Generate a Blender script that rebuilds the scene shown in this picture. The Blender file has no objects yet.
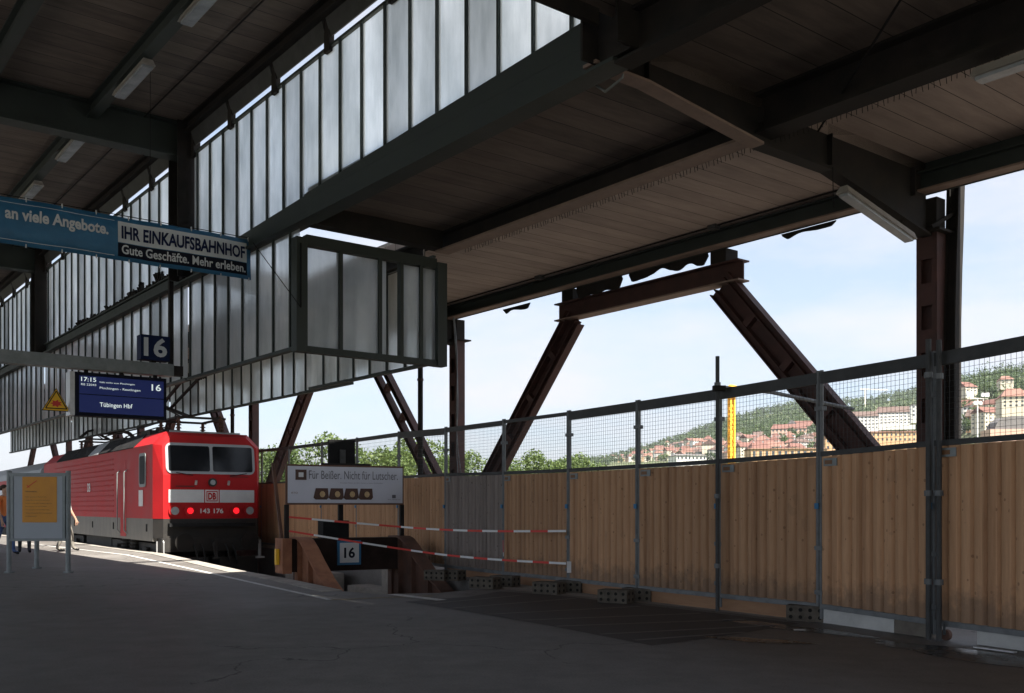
import bpy, bmesh, math, random
from mathutils import Vector, Matrix, noise
from mathutils.geometry import tessellate_polygon
random.seed(7)
SC = bpy.context.scene
COL = SC.collection
F, HY, EYE = 980.0, 507.0, 1.2
def at(px, Y, y=None):
    """world point seen at pixel column px at depth Y (height from row y)"""
    return Vector(((px-512)/F*Y, Y, 0 if y is None else EYE+(HY-y)/F*Y))

# ---------------------------------------------------------------- materials
def new_mat(name):
    m = bpy.data.materials.new(name); m.use_nodes = True
    nt = m.node_tree; b = nt.nodes['Principled BSDF']
    return m, nt, b
def N(nt, t, **k):
    n = nt.nodes.new(t)
    for a, v in k.items(): setattr(n, a, v)
    return n
def mathn(nt, op, a, b=None, c=None):
    n = N(nt, 'ShaderNodeMath', operation=op)
    for i, v in enumerate((a, b, c)):
        if v is None: continue
        if isinstance(v, (int, float)): n.inputs[i].default_value = v
        else: nt.links.new(v, n.inputs[i])
    return n.outputs[0]
def ramp(nt, fac, stops, interp='LINEAR'):
    r = N(nt, 'ShaderNodeValToRGB'); cr = r.color_ramp; cr.interpolation = interp
    while len(cr.elements) < len(stops): cr.elements.new(.5)
    for e, (p, c) in zip(cr.elements, stops):
        e.position = p; e.color = (*c, 1) if len(c) == 3 else c
    nt.links.new(fac, r.inputs[0]); return r.outputs[0]
def coords(nt, scale=(1,1,1), kind='Object', rot=(0,0,0)):
    tc = N(nt, 'ShaderNodeTexCoord'); mp = N(nt, 'ShaderNodeMapping')
    mp.inputs['Scale'].default_value = scale; mp.inputs['Rotation'].default_value = rot
    nt.links.new(tc.outputs[kind], mp.inputs[0]); return mp.outputs[0]
def noise_tex(nt, vec, scale, detail=4, rough=.55):
    n = N(nt, 'ShaderNodeTexNoise'); n.inputs['Scale'].default_value = scale
    n.inputs['Detail'].default_value = detail; n.inputs['Roughness'].default_value = rough
    nt.links.new(vec, n.inputs['Vector']); return n.outputs['Fac']
def bump(nt, b, h, s=.3, d=.02):
    n = N(nt, 'ShaderNodeBump'); n.inputs['Strength'].default_value = s; n.inputs['Distance'].default_value = d
    nt.links.new(h, n.inputs['Height']); nt.links.new(n.outputs[0], b.inputs['Normal'])
def surf(name, c1, c2, scale=3, rough=.6, metal=0, stretch=(1,1,1), bs=.2, bd=.01, lo=.3, hi=.7, r2=None, spec=.5):
    m, nt, b = new_mat(name)
    v = coords(nt, stretch)
    f = noise_tex(nt, v, scale, 6, .65)
    nt.links.new(ramp(nt, f, [(lo, c1), (hi, c2)]), b.inputs['Base Color'])
    f2 = noise_tex(nt, v, scale*7, 4)
    rr = ramp(nt, f, [(lo, (rough,)*3), (hi, ((r2 if r2 is not None else min(1, rough+.15)),)*3)])
    nt.links.new(rr, b.inputs['Roughness'])
    b.inputs['Metallic'].default_value = metal
    b.inputs['Specular IOR Level'].default_value = spec
    if bs: bump(nt, b, f2, bs, bd)
    return m
def emis(name, c, s):
    m, nt, b = new_mat(name)
    b.inputs['Base Color'].default_value = (*c, 1)
    b.inputs['Emission Color'].default_value = (*c, 1); b.inputs['Emission Strength'].default_value = s
    return m
M = {}
M['steel_green'] = surf('steel_green', (.018,.026,.024), (.035,.045,.04), 2, .55, r2=.75)
M['steel_black'] = surf('steel_black', (.011,.011,.011), (.032,.027,.024), 2.5, .75, spec=.25)
M['steel_red'] = surf('steel_red', (.04,.018,.016), (.085,.038,.033), 3, .65)
M['flange'] = surf('flange', (.19,.135,.11), (.29,.21,.17), 4, .7)
M['rust'] = surf('rust', (.20,.075,.04), (.42,.19,.10), 3, .8, bs=.5)  # rust brightened to paint sunlight on the left buffer stop frame
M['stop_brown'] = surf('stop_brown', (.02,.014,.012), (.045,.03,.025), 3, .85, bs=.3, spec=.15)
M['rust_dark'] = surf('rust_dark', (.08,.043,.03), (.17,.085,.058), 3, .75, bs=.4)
M['galv'] = surf('galv', (.10,.108,.113), (.21,.22,.225), 5, .5, .3)
M['galv_dark'] = surf('galv_dark', (.035,.037,.038), (.075,.077,.077), 5, .6, .2)
M['concrete'] = surf('concrete', (.22,.2,.18), (.38,.35,.31), 4, .85, bs=.4)
M['concrete_white'] = surf('concrete_white', (.42,.42,.41), (.58,.58,.56), 3, .85, bs=.4)
M['block'] = surf('block', (.055,.045,.036), (.14,.12,.095), 9, .9, bs=.6)
M['hole'] = surf('hole', (.008,.008,.007), (.015,.014,.012), 9, .95, bs=0)
M['red'] = surf('red', (.36,.008,.011), (.46,.014,.017), 1.2, .5, r2=.6, bs=.05, spec=.22)
M['red_dull'] = surf('red_dull', (.31,.010,.012), (.40,.018,.02), 2, .6, bs=.05, spec=.2)
M['loco_grey'] = surf('loco_grey', (.13,.125,.115), (.22,.21,.19), 4, .6, stretch=(1,1,.3))
M['loco_dark'] = surf('loco_dark', (.012,.012,.012), (.035,.03,.026), 4, .6)
M['roof_dark'] = surf('roof_dark', (.014,.015,.016), (.032,.032,.034), 3, .8, spec=.08)
M['roof_light'] = surf('roof_light', (.22,.24,.26), (.34,.36,.38), 3, .45)
M['white'] = surf('white', (.62,.62,.62), (.74,.74,.74), 3, .5, bs=.05)
M['cream'] = surf('cream', (.66,.62,.52), (.76,.72,.62), 3, .5, bs=.05)
M['alu'] = surf('alu', (.45,.46,.47), (.6,.6,.6), 6, .4, .5)
M['alu_dim'] = surf('alu_dim', (.17,.19,.19), (.26,.28,.28), 6, .45, .3)
M['black'] = surf('black', (.01,.01,.011), (.02,.02,.02), 5, .8, bs=.05, spec=.15)
M['rubber'] = surf('rubber', (.02,.02,.02), (.035,.035,.035), 8, .8)
M['blue'] = surf('blue', (.03,.16,.32), (.04,.19,.37), 2, .5, bs=.05)
M['banner'] = surf('banner', (.022,.115,.23), (.04,.17,.31), 1.5, .45, bs=.5, bd=.02)
M['banner_grey'] = surf('banner_grey', (.52,.54,.56), (.62,.64,.65), 2, .5, bs=.3, bd=.02)
M['navy'] = surf('navy', (.008,.014,.05), (.013,.022,.07), 2, .6, bs=.05, spec=.12)
M['ink'] = surf('ink', (.009,.011,.02), (.014,.016,.027), 2, .7, bs=0, spec=.12)
M['ink_grey'] = surf('ink_grey', (.1,.1,.12), (.14,.14,.16), 2, .5, bs=0)
M['ink_brown'] = surf('ink_brown', (.16,.075,.03), (.22,.1,.04), 2, .5, bs=0)
M['yellow'] = surf('yellow', (.85,.46,.012), (.92,.54,.02), 3, .5, bs=.05)
M['orange'] = surf('orange', (.58,.24,.02), (.66,.29,.03), 3, .5, bs=.03)
M['red_sign'] = surf('red_sign', (.6,.03,.02), (.66,.05,.03), 3, .5, bs=0)
M['lamp_housing'] = surf('lamp_housing', (.28,.26,.235), (.38,.355,.325), 4, .5, bs=.1)
M['poster_grey'] = surf('poster_grey', (.30,.33,.36), (.36,.39,.42), 1, .35, bs=0)
M['ad_white'] = surf('ad_white', (.56,.57,.64), (.62,.63,.70), 1.5, .45, bs=0)
M['choco'] = surf('choco', (.05,.02,.012), (.09,.035,.02), 12, .4, bs=.1)
M['nut'] = surf('nut', (.45,.3,.14), (.6,.42,.22), 20, .5, bs=.1)
M['glass_dark'] = surf('glass_dark', (.008,.01,.012), (.014,.016,.02), 2, .08, r2=.14, bs=0, spec=.25)
M['lamp_glass'] = surf('lamp_glass', (.25,.28,.3), (.4,.42,.45), 4, .15, bs=0)
M['pane_side'] = surf('pane_side', (.01,.012,.014), (.02,.022,.025), 2, .5, bs=0, spec=.1)
M['tail_red'] = emis('tail_red', (.95,.010,.018), .5)
M['screen'] = emis('screen', (.008,.018,.11), .10)
M['screen_text'] = emis('screen_text', (.8,.9,.9), .2)
M['paint'] = surf('paint', (.34,.34,.34), (.62,.62,.6), 9, .7, lo=.35, hi=.55)
M['paint_yellow'] = surf('paint_yellow', (.16,.12,.06), (.34,.26,.12), 9, .7, lo=.4, hi=.6)
M['tape_red'] = surf('tape_red', (.6,.04,.03), (.68,.06,.04), 4, .5, bs=0)
M['tape_white'] = surf('tape_white', (.7,.7,.7), (.78,.78,.78), 4, .5, bs=0)
M['ballast'] = surf('ballast', (.05,.042,.036), (.2,.17,.14), 22, .95, bs=1, bd=.05)
M['rail'] = surf('rail', (.12,.07,.045), (.2,.12,.08), 5, .5, .4)
M['sleeper'] = surf('sleeper', (.12,.1,.085), (.2,.18,.15), 5, .9)
M['plank'] = surf('plank', (.26,.14,.075), (.36,.21,.12), 2, .75, stretch=(1,1,6))
M['bark'] = surf('bark', (.06,.045,.032), (.12,.09,.065), 6, .9)
M['net'] = surf('net', (.010,.009,.009), (.022,.018,.016), 8, .9)
M['crane'] = surf('crane', (.80,.42,.03), (.88,.5,.05), 3, .5, bs=0)
def foliage(name, a, b_, c):
    m, nt, b = new_mat(name)
    g = N(nt, 'ShaderNodeNewGeometry')
    f = N(nt, 'ShaderNodeTexWhiteNoise', noise_dimensions='1D')
    nt.links.new(g.outputs['Random Per Island'], f.inputs['W'])
    nt.links.new(ramp(nt, f.outputs['Value'], [(0, a), (.5, b_), (1, c)]), b.inputs['Base Color'])
    b.inputs['Roughness'].default_value = .6
    t = N(nt, 'ShaderNodeBsdfTranslucent'); t.inputs[0].default_value = (*[x*1.3 for x in c], 1)
    mx = N(nt, 'ShaderNodeMixShader'); mx.inputs[0].default_value = .3
    out = nt.nodes['Material Output']
    nt.links.new(b.outputs[0], mx.inputs[1]); nt.links.new(t.outputs[0], mx.inputs[2]); nt.links.new(mx.outputs[0], out.inputs[0])
    return m
M['leaf_light'] = foliage('leaf_light', (.07,.115,.03), (.10,.15,.04), (.14,.19,.055))
M['gravel_roof'] = surf('gravel_roof', (.3,.3,.29), (.42,.41,.4), 20, .9)  # pale so that the roof top bounces sun onto the glazing
M['leaf_mid'] = foliage('leaf_mid', (.04,.075,.018), (.06,.10,.022), (.085,.13,.03))
M['leaf_dark'] = foliage('leaf_dark', (.03,.06,.02), (.045,.08,.026), (.07,.11,.036))
# boarded ceiling: seams across the bay (pattern runs along local y)
def boards(name, c1, c2, pitch=.36, seam=.03):
    m, nt, b = new_mat(name)
    tc = N(nt, 'ShaderNodeTexCoord'); sp = N(nt, 'ShaderNodeSeparateXYZ'); nt.links.new(tc.outputs['Object'], sp.inputs[0])
    q = mathn(nt, 'DIVIDE', sp.outputs[1], pitch)
    fr = mathn(nt, 'FRACT', q); fl = mathn(nt, 'FLOOR', q)
    line = mathn(nt, 'LESS_THAN', fr, seam)
    wn = N(nt, 'ShaderNodeTexWhiteNoise', noise_dimensions='1D'); nt.links.new(fl, wn.inputs['W'])
    v = coords(nt, (.6, 3, 1)); f = noise_tex(nt, v, 2.2, 6, .65)
    s = mathn(nt, 'MULTIPLY_ADD', wn.outputs['Value'], .25, f)
    s = mathn(nt, 'SUBTRACT', s, .12)
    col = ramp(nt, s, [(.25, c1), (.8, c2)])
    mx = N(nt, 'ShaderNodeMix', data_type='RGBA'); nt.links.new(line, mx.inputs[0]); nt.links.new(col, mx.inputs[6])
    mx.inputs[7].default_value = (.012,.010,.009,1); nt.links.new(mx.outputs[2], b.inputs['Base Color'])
    b.inputs['Roughness'].default_value = .8
    h = mathn(nt, 'SUBTRACT', f, mathn(nt, 'MULTIPLY', line, 2)); bump(nt, b, h, .4, .015)
    return m
M['ceiling'] = boards('ceiling', (.29,.235,.205), (.46,.375,.325), .34)  # same boards, lightened for the bay lit from outside
M['ceiling_dark'] = boards('ceiling_dark', (.085,.068,.057), (.19,.15,.125), .42)  # same boards darkened, shade of the inner bays put into the colour
# translucent wired glass, grimy
def wired_glass(name, col=(.95,.97,.97), dirt=(.66,.69,.69), a=.92):
    m, nt, b = new_mat(name)
    v = coords(nt, (1.2,1.2,.5)); f = noise_tex(nt, v, 1.2, 7, .62)
    v2 = coords(nt, (6,6,.5)); f2 = noise_tex(nt, v2, 2, 5, .7)
    s = mathn(nt, 'ADD', mathn(nt, 'MULTIPLY', f, .78), mathn(nt, 'MULTIPLY', f2, .22))
    c0 = ramp(nt, s, [(.33, dirt), (.62, col)])
    oi = N(nt, 'ShaderNodeObjectInfo'); hs = N(nt, 'ShaderNodeHueSaturation'); nt.links.new(c0, hs.inputs['Color'])
    pv = ramp(nt, oi.outputs['Random'], [(0, (.62,)*3), (.08, (.80,)*3), (.3, (.92,)*3), (1, (1.02,)*3)]); nt.links.new(pv, hs.inputs['Value']); c = hs.outputs[0]
    nt.links.new(c, b.inputs['Base Color']); b.inputs['Roughness'].default_value = .35
    t = N(nt, 'ShaderNodeBsdfTranslucent'); nt.links.new(c, t.inputs[0])
    mx = N(nt, 'ShaderNodeMixShader'); mx.inputs[0].default_value = a
    rf = N(nt, 'ShaderNodeBsdfRefraction'); rf.inputs['IOR'].default_value = 1.02; rf.inputs['Roughness'].default_value = .75; nt.links.new(c, rf.inputs[0])
    m0 = N(nt, 'ShaderNodeMixShader'); m0.inputs[0].default_value = .68; nt.links.new(t.outputs[0], m0.inputs[1]); nt.links.new(rf.outputs[0], m0.inputs[2])
    nt.links.new(b.outputs[0], mx.inputs[1]); nt.links.new(m0.outputs[0], mx.inputs[2])
    nt.links.new(mx.outputs[0], nt.nodes['Material Output'].inputs[0])
    return m
M['wired_glass'] = wired_glass('wired_glass')
# corrugated wood boards of the hoarding
def hoarding(name, c1, c2, ck):
    m, nt, b = new_mat(name)
    tc = N(nt, 'ShaderNodeTexCoord'); sp = N(nt, 'ShaderNodeSeparateXYZ'); nt.links.new(tc.outputs['Object'], sp.inputs[0])
    fl = mathn(nt, 'FLOOR', mathn(nt, 'DIVIDE', sp.outputs[0], .13))
    wn = N(nt, 'ShaderNodeTexWhiteNoise', noise_dimensions='1D'); nt.links.new(fl, wn.inputs['W'])
    oi = N(nt, 'ShaderNodeObjectInfo')
    add = N(nt, 'ShaderNodeVectorMath', operation='ADD'); nt.links.new(tc.outputs['Object'], add.inputs[0]); 
    cmb = N(nt, 'ShaderNodeCombineXYZ'); nt.links.new(mathn(nt,'MULTIPLY',oi.outputs['Random'],40), cmb.inputs[2]); nt.links.new(mathn(nt,'MULTIPLY',wn.outputs['Value'],7), cmb.inputs[1])
    nt.links.new(cmb.outputs[0], add.inputs[1])
    mp = N(nt, 'ShaderNodeMapping'); mp.inputs['Scale'].default_value = (14, 1, 1.1); nt.links.new(add.outputs[0], mp.inputs[0])
    g = noise_tex(nt, mp.outputs[0], 2.2, 6, .6)
    s = mathn(nt, 'ADD', mathn(nt, 'MULTIPLY', g, .7), mathn(nt, 'MULTIPLY', wn.outputs['Value'], .3))
    col = ramp(nt, s, [(.25, c1), (.75, c2)])
    mp2 = N(nt, 'ShaderNodeMapping'); mp2.inputs['Scale'].default_value = (11, 1, 8); nt.links.new(add.outputs[0], mp2.inputs[0])
    vo = N(nt, 'ShaderNodeTexVoronoi'); vo.inputs['Scale'].default_value = 1.0; nt.links.new(mp2.outputs[0], vo.inputs['Vector'])
    kn = mathn(nt, 'LESS_THAN', vo.outputs['Distance'], .12)
    mx = N(nt, 'ShaderNodeMix', data_type='RGBA'); nt.links.new(mathn(nt,'MULTIPLY',kn,.75), mx.inputs[0]); nt.links.new(col, mx.inputs[6])
    mx.inputs[7].default_value = (*ck, 1)
    dn = noise_tex(nt, add.outputs[0], 5, 5, .7)
    dz = mathn(nt, 'SUBTRACT', mathn(nt, 'ADD', mathn(nt, 'MULTIPLY', dn, .7), .12), sp.outputs[2])
    dz = mathn(nt, 'MINIMUM', mathn(nt, 'MAXIMUM', mathn(nt, 'MULTIPLY', dz, 3.0), 0), .55)
    st = mathn(nt, 'MULTIPLY', mathn(nt, 'GREATER_THAN', noise_tex(nt, add.outputs[0], 1.1, 5, .65), .63), .14)
    df = mathn(nt, 'MAXIMUM', dz, st)
    md = N(nt, 'ShaderNodeMix', data_type='RGBA'); nt.links.new(df, md.inputs[0]); nt.links.new(mx.outputs[2], md.inputs[6]); md.inputs[7].default_value = (.11,.08,.06,1)
    tn = N(nt, 'ShaderNodeHueSaturation'); nt.links.new(md.outputs[2], tn.inputs['Color']); nt.links.new(mathn(nt,'MULTIPLY_ADD',oi.outputs['Random'],.3,.84), tn.inputs['Value'])
    nt.links.new(tn.outputs[0], b.inputs['Base Color'])
    b.inputs['Roughness'].default_value = .7; bump(nt, b, g, .25, .006)
    return m
M['hoard'] = hoarding('hoard', (.36,.19,.095), (.56,.325,.175), (.24,.125,.062))
M['hoard_grey'] = hoarding('hoard_grey', (.16,.13,.115), (.27,.225,.2), (.07,.05,.04))
# platform asphalt
def asphalt():
    m, nt, b = new_mat('platform_asphalt')
    v = coords(nt); big = noise_tex(nt, v, .35, 6, .6); mid = noise_tex(nt, v, 3.1, 6, .7); fine = noise_tex(nt, v, 60, 3, .7)
    s = mathn(nt, 'ADD', mathn(nt, 'MULTIPLY', big, .42), mathn(nt, 'ADD', mathn(nt, 'MULTIPLY', mid, .26), mathn(nt, 'MULTIPLY', fine, .32)))
    base = ramp(nt, s, [(.38, (.09,.083,.077)), (.5, (.152,.142,.133)), (.62, (.225,.211,.199))])
    vo = N(nt, 'ShaderNodeTexVoronoi'); vo.inputs['Scale'].default_value = 2.2; nt.links.new(v, vo.inputs['Vector'])
    sx = N(nt, 'ShaderNodeSeparateColor'); nt.links.new(vo.outputs['Color'], sx.inputs[0])
    gum = mathn(nt, 'MULTIPLY', mathn(nt, 'LESS_THAN', vo.outputs['Distance'], .055), mathn(nt, 'GREATER_THAN', sx.outputs[0], .55))
    mg = N(nt, 'ShaderNodeMix', data_type='RGBA'); nt.links.new(mathn(nt,'MULTIPLY',gum,.55), mg.inputs[0]); nt.links.new(base, mg.inputs[6]); mg.inputs[7].default_value = (.03,.028,.027,1)
    gr = N(nt, 'ShaderNodeTexVoronoi'); gr.feature = 'DISTANCE_TO_EDGE'; gr.inputs['Scale'].default_value = .33
    dv = N(nt, 'ShaderNodeVectorMath', operation='ADD'); nz = N(nt, 'ShaderNodeTexNoise'); nz.inputs['Scale'].default_value = 1.7; nz.inputs['Detail'].default_value = 6; nt.links.new(v, nz.inputs['Vector']); nt.links.new(v, dv.inputs[0]); nt.links.new(nz.outputs['Color'], dv.inputs[1]); nt.links.new(dv.outputs[0], gr.inputs['Vector'])
    ck = mathn(nt, 'MULTIPLY', mathn(nt, 'LESS_THAN', gr.outputs['Distance'], .0035), mathn(nt, 'GREATER_THAN', big, .5))
    m2 = N(nt, 'ShaderNodeMix', data_type='RGBA'); nt.links.new(mathn(nt,'MULTIPLY',ck,.7), m2.inputs[0]); nt.links.new(mg.outputs[2], m2.inputs[6]); m2.inputs[7].default_value = (.025,.023,.022,1)
    nt.links.new(m2.outputs[2], b.inputs['Base Color'])
    nt.links.new(ramp(nt, big, [(.35, (.5,)*3), (.65, (.8,)*3)]), b.inputs['Roughness'])
    bump(nt, b, mathn(nt, 'ADD', fine, mathn(nt, 'MULTIPLY', mid, .6)), .35, .006)
    return m
M['asphalt'] = asphalt()
M['patch'] = surf('patch', (.032,.030,.028), (.066,.060,.055), 2.5, .6, bs=.4, bd=.006)
M['wet'] = surf('wet', (.022,.021,.021), (.04,.038,.036), 3, .12, r2=.35, bs=.05)
M['gap_strip'] = surf('gap_strip', (.13,.12,.115), (.24,.22,.21), 8, .8, bs=.2)
M['grass'] = surf('grass', (.05,.08,.02), (.13,.13,.06), .05, .9, bs=0)
M['win'] = surf('win', (.05,.06,.07), (.09,.1,.11), .3, .2, bs=0)

# ---------------------------------------------------------------- mesh building
class MB:
    def __init__(s): s.v = []; s.f = []; s.m = []; s.smooth = False
    def add(s, vs, fs, mi=0):
        o = len(s.v); s.v += [Vector(p) for p in vs]; s.f += [tuple(i+o for i in f) for f in fs]; s.m += [mi]*len(fs); return s
    def hexa(s, p, mi=0):   # 4 bottom ccw, 4 top ccw
        return s.add(p, [(3,2,1,0),(4,5,6,7),(0,1,5,4),(1,2,6,5),(2,3,7,6),(3,0,4,7)], mi)
    def box(s, x0, x1, y0, y1, z0, z1, mi=0, T=None):
        p = [(x0,y0,z0),(x1,y0,z0),(x1,y1,z0),(x0,y1,z0),(x0,y0,z1),(x1,y0,z1),(x1,y1,z1),(x0,y1,z1)]
        if T is not None: p = [T @ Vector(q) for q in p]
        return s.hexa(p, mi)
    def beam(s, a, b, w, h, up=(0,0,1), mi=0):
        a, b = Vector(a), Vector(b); d = (b-a).normalized(); up = Vector(up)
        side = d.cross(up).normalized(); up = side.cross(d).normalized()
        p = []
        for q in (a, b): p.append([q-side*w/2-up*h/2, q+side*w/2-up*h/2, q+side*w/2+up*h/2, q-side*w/2+up*h/2])
        o = p[0]; r = p[1]
        return s.add(o+r, [(0,1,2,3),(7,6,5,4),(0,4,5,1),(1,5,6,2),(2,6,7,3),(3,7,4,0)], mi)
    def ibeam(s, a, b, w, h, up=(0,0,1), t=.02, mi=0, fl=None):
        a, b = Vector(a), Vector(b); d = (b-a).normalized(); side = d.cross(Vector(up)).normalized(); u = side.cross(d).normalized()
        s.beam(a, b, t, h-2*t, up, mi)
        s.beam(a+u*(h/2-t/2), b+u*(h/2-t/2), w, t, up, mi)
        s.beam(a-u*(h/2-t/2), b-u*(h/2-t/2), w, t, up, mi if fl is None else fl)
        return s
    def tube(s, a, b, r, n=8, r2=None, mi=0):
        a, b = Vector(a), Vector(b); r2 = r if r2 is None else r2
        d = (b-a).normalized(); x = d.orthogonal().normalized(); y = d.cross(x)
        vs = [a+(x*math.cos(2*math.pi*i/n)+y*math.sin(2*math.pi*i/n))*r for i in range(n)] + \
             [b+(x*math.cos(2*math.pi*i/n)+y*math.sin(2*math.pi*i/n))*r2 for i in range(n)]
        return s.add(vs, [(i,(i+1)%n,n+(i+1)%n,n+i) for i in range(n)]+[tuple(range(n-1,-1,-1)), tuple(range(n,2*n))], mi)
    def path(s, pts, r, n=6, mi=0):
        for a, b in zip(pts[:-1], pts[1:]): s.tube(a, b, r, n, mi=mi)
        return s
    def prism(s, poly, off, mi=0):   # planar polygon of 3-D points pushed by off
        off = Vector(off); P_ = [Vector(p) for p in poly]; n = len(P_)
        tr = tessellate_polygon([P_])
        vs = P_+[p+off for p in P_]
        nrm = sum(((P_[i]).cross(P_[(i+1)%n]) for i in range(n)), Vector())
        fs = []
        for t in tr:
            fs.append(tuple(t)); fs.append(tuple(i+n for i in reversed(t)))
        fs += [(i,(i+1)%n,n+(i+1)%n,n+i) for i in range(n)]
        return s.add(vs, fs, mi)
    def build(s, name, mats, parent=None, world=False, smooth=False, loc=None):
        me = bpy.data.meshes.new(name)
        if not isinstance(mats, (list, tuple)): mats = [mats]
        T = Matrix.Identity(4); base = None
        if parent is not None:
            r = parent
            while r.parent: r = r.parent
            if world: T = (Matrix.Translation(r.location) @ r.rotation_euler.to_matrix().to_4x4()).inverted()
        else:
            xs = [v.x for v in s.v]; ys = [v.y for v in s.v]; zs = [v.z for v in s.v]
            base = Vector(loc) if loc is not None else Vector(((min(xs)+max(xs))/2, (min(ys)+max(ys))/2, min(zs)))
            T = Matrix.Translation(-base)
        me.from_pydata([T @ v for v in s.v], [], s.f)
        for m in mats: me.materials.append(M[m] if isinstance(m, str) else m)
        for p, i in zip(me.polygons, s.m): p.material_index = i; p.use_smooth = smooth
        me.update()
        bm = bmesh.new(); bm.from_mesh(me); bmesh.ops.recalc_face_normals(bm, faces=bm.faces) if not name.startswith(('crown','wood','foliage')) else None
        bm.to_mesh(me); bm.free()
        o = bpy.data.objects.new(name, me); COL.objects.link(o)
        if parent is not None: o.parent = parent
        else: o.location = base
        return o
def tag(o, label=None, cat=None, group=None, kind=None):
    if label: o['label'] = label
    if cat: o['category'] = cat
    if group: o['group'] = group
    if kind: o['kind'] = kind
    return o
def thing(name, label, cat, loc=(0,0,0), rz=0, group=None):
    o = bpy.data.objects.new(name, None); COL.objects.link(o); o.empty_display_size = .2
    o.location = loc; o.rotation_euler = (0,0,rz); return tag(o, label, cat, group)
def copy_tree(o, parent=None):
    c = o.copy(); COL.objects.link(c); c.parent = parent
    for ch in list(o.children): copy_tree(ch, c)
    return c
def text(name, s, mat, parent, x, y, z, width, height=None, rz=0, bold=0, depth=.002, align='L', world=False):
    """flat lettering in the local xz plane facing -y, fitted to width (and height)"""
    cu = bpy.data.curves.new(name, 'FONT'); cu.body = s; cu.size = 1; cu.offset = bold; cu.resolution_u = 3
    ob = bpy.data.objects.new(name, cu); COL.objects.link(ob)
    dg = bpy.context.evaluated_depsgraph_get(); me = bpy.data.meshes.new_from_object(ob.evaluated_get(dg))
    bpy.data.objects.remove(ob)
    xs = [v.co.x for v in me.vertices]; ys = [v.co.y for v in me.vertices]
    sx = width/(max(xs)-min(xs)); sy = sx if height is None else height/(max(ys)-min(ys))
    x0 = min(xs); y0 = min(ys)
    off = 0 if align == 'L' else -width/2
    R = Matrix.Rotation(rz, 3, 'Z')
    for v in me.vertices:
        v.co = R @ Vector(((v.co.x-x0)*sx+off, 0, (v.co.y-y0)*sy)) + Vector((x, y, z))
    me.materials.clear(); me.materials.append(M[mat]); 
    o = bpy.data.objects.new(name, me); COL.objects.link(o); o.parent = parent
    return o
# ================================================================= roof frame
TH = math.atan2(767, 980)
P0 = Vector((5.41, 13, 0))
U = Vector((-math.sin(TH), math.cos(TH), 0)); V = Vector((math.cos(TH), math.sin(TH), 0))
def R(x, t, z=0): return P0+V*x+U*t+Vector((0,0,z))
def roof_t(px, x):   # distance along the roof of the point on line x seen at column px
    a = (px-512)/F; b = P0+V*x; return (b.x-b.y*a)/(-U.x+U.y*a)
BAY = 11.13; ZL = 5.36; ZB = 3.54; XG3 = -3.33; XG1 = -5.785; ZH = 8.27; TEND = 5*BAY

# ---- ground and tracks
PLAT = [(9,-40),(9,3),(5.9,6.2),(5.0,8.9),(2.9,12.2),(1.1,15.3),(-.5,18.1),(-1.9,20.6),(-3.1,22.9),(-5.5,27),(-7.0,29.8),(-9.3,33.7),
 (-9.55,33.5),(-7.5,29.3),(-5.95,26.4),(-3.6,22.3),(-2.5,20.3),(-1.75,18.2),(-.8,16.2),(-.3,14.6),(-1,13.7),(-1.8,13.5),(-2.46,14),
 (-3.66,16.1),(-4.95,18.1),(-8.9,25),(-15.1,33.6),(-34,57),(-60,57),(-60,-40)]
mb = MB(); mb.prism([(x,y,-1.0) for x,y in PLAT], (0,0,1.0)); plat = mb.build('platform', 'asphalt'); tag(plat, kind='structure')
# platform edge coping stones
EDGE = [(-2.46,14),(-3.66,16.1),(-4.95,18.1),(-8.9,25),(-15.1,33.6),(-34,57)]
mb = MB()
def offs(pts, d):
    out = []
    for i, p in enumerate(pts):
        a = Vector(pts[max(0,i-1)]+(0,)); b = Vector(pts[min(len(pts)-1,i+1)]+(0,)); dd = (b-a).normalized()
        nn = Vector((dd.y, -dd.x, 0)); out.append(Vector(p+(0,))+nn*d)
    return out
e0 = offs(EDGE, .04); e1 = offs(EDGE, -.28)
for i in range(len(EDGE)-1):
    mb.hexa([e0[i]+Vector((0,0,-.14)), e0[i+1]+Vector((0,0,-.14)), e1[i+1]+Vector((0,0,-.14)), e1[i]+Vector((0,0,-.14)),
             e0[i]+Vector((0,0,.012)), e0[i+1]+Vector((0,0,.012)), e1[i+1]+Vector((0,0,.012)), e1[i]+Vector((0,0,.012))])
tag(mb.build('platform_kerb', 'concrete'), kind='structure')
def strip(name, pts, w, mat, z=.004, kind='structure'):
    a = offs(pts, w/2); b = offs(pts, -w/2); m = MB()
    for i in range(len(pts)-1):
        m.add([a[i]+Vector((0,0,z)), a[i+1]+Vector((0,0,z)), b[i+1]+Vector((0,0,z)), b[i]+Vector((0,0,z))], [(0,1,2,3)])
    return tag(m.build(name, mat), kind=kind)
def gpt(px, y): Y = EYE*F/(y-HY); return ((px-512)/F*Y, Y)
wl = [gpt(330,600), gpt(262,585), gpt(200,571), gpt(127,555), (-16.4,32.8)]
strip('painted_edge_line', wl, .085, 'paint', .005)
strip('painted_cross_line', [gpt(330,600.2), gpt(380,598), gpt(432,596)], .07, 'paint_yellow', .0045)
strip('painted_end_line', [gpt(392,594.5), gpt(442,600.5)], .16, 'paint', .0055)  # pale strip painting the sunlit streak along the end line
def sheet(name, pts, mat, z, kind='structure'):
    P_ = [Vector((x,y,z)) for x,y in pts]; m = MB(); m.add(P_, [tuple(t) for t in tessellate_polygon([P_])]); return tag(m.build(name, mat), kind=kind)
def lerp2(a, b, t): return (a[0]+(b[0]-a[0])*t, a[1]+(b[1]-a[1])*t)
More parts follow.
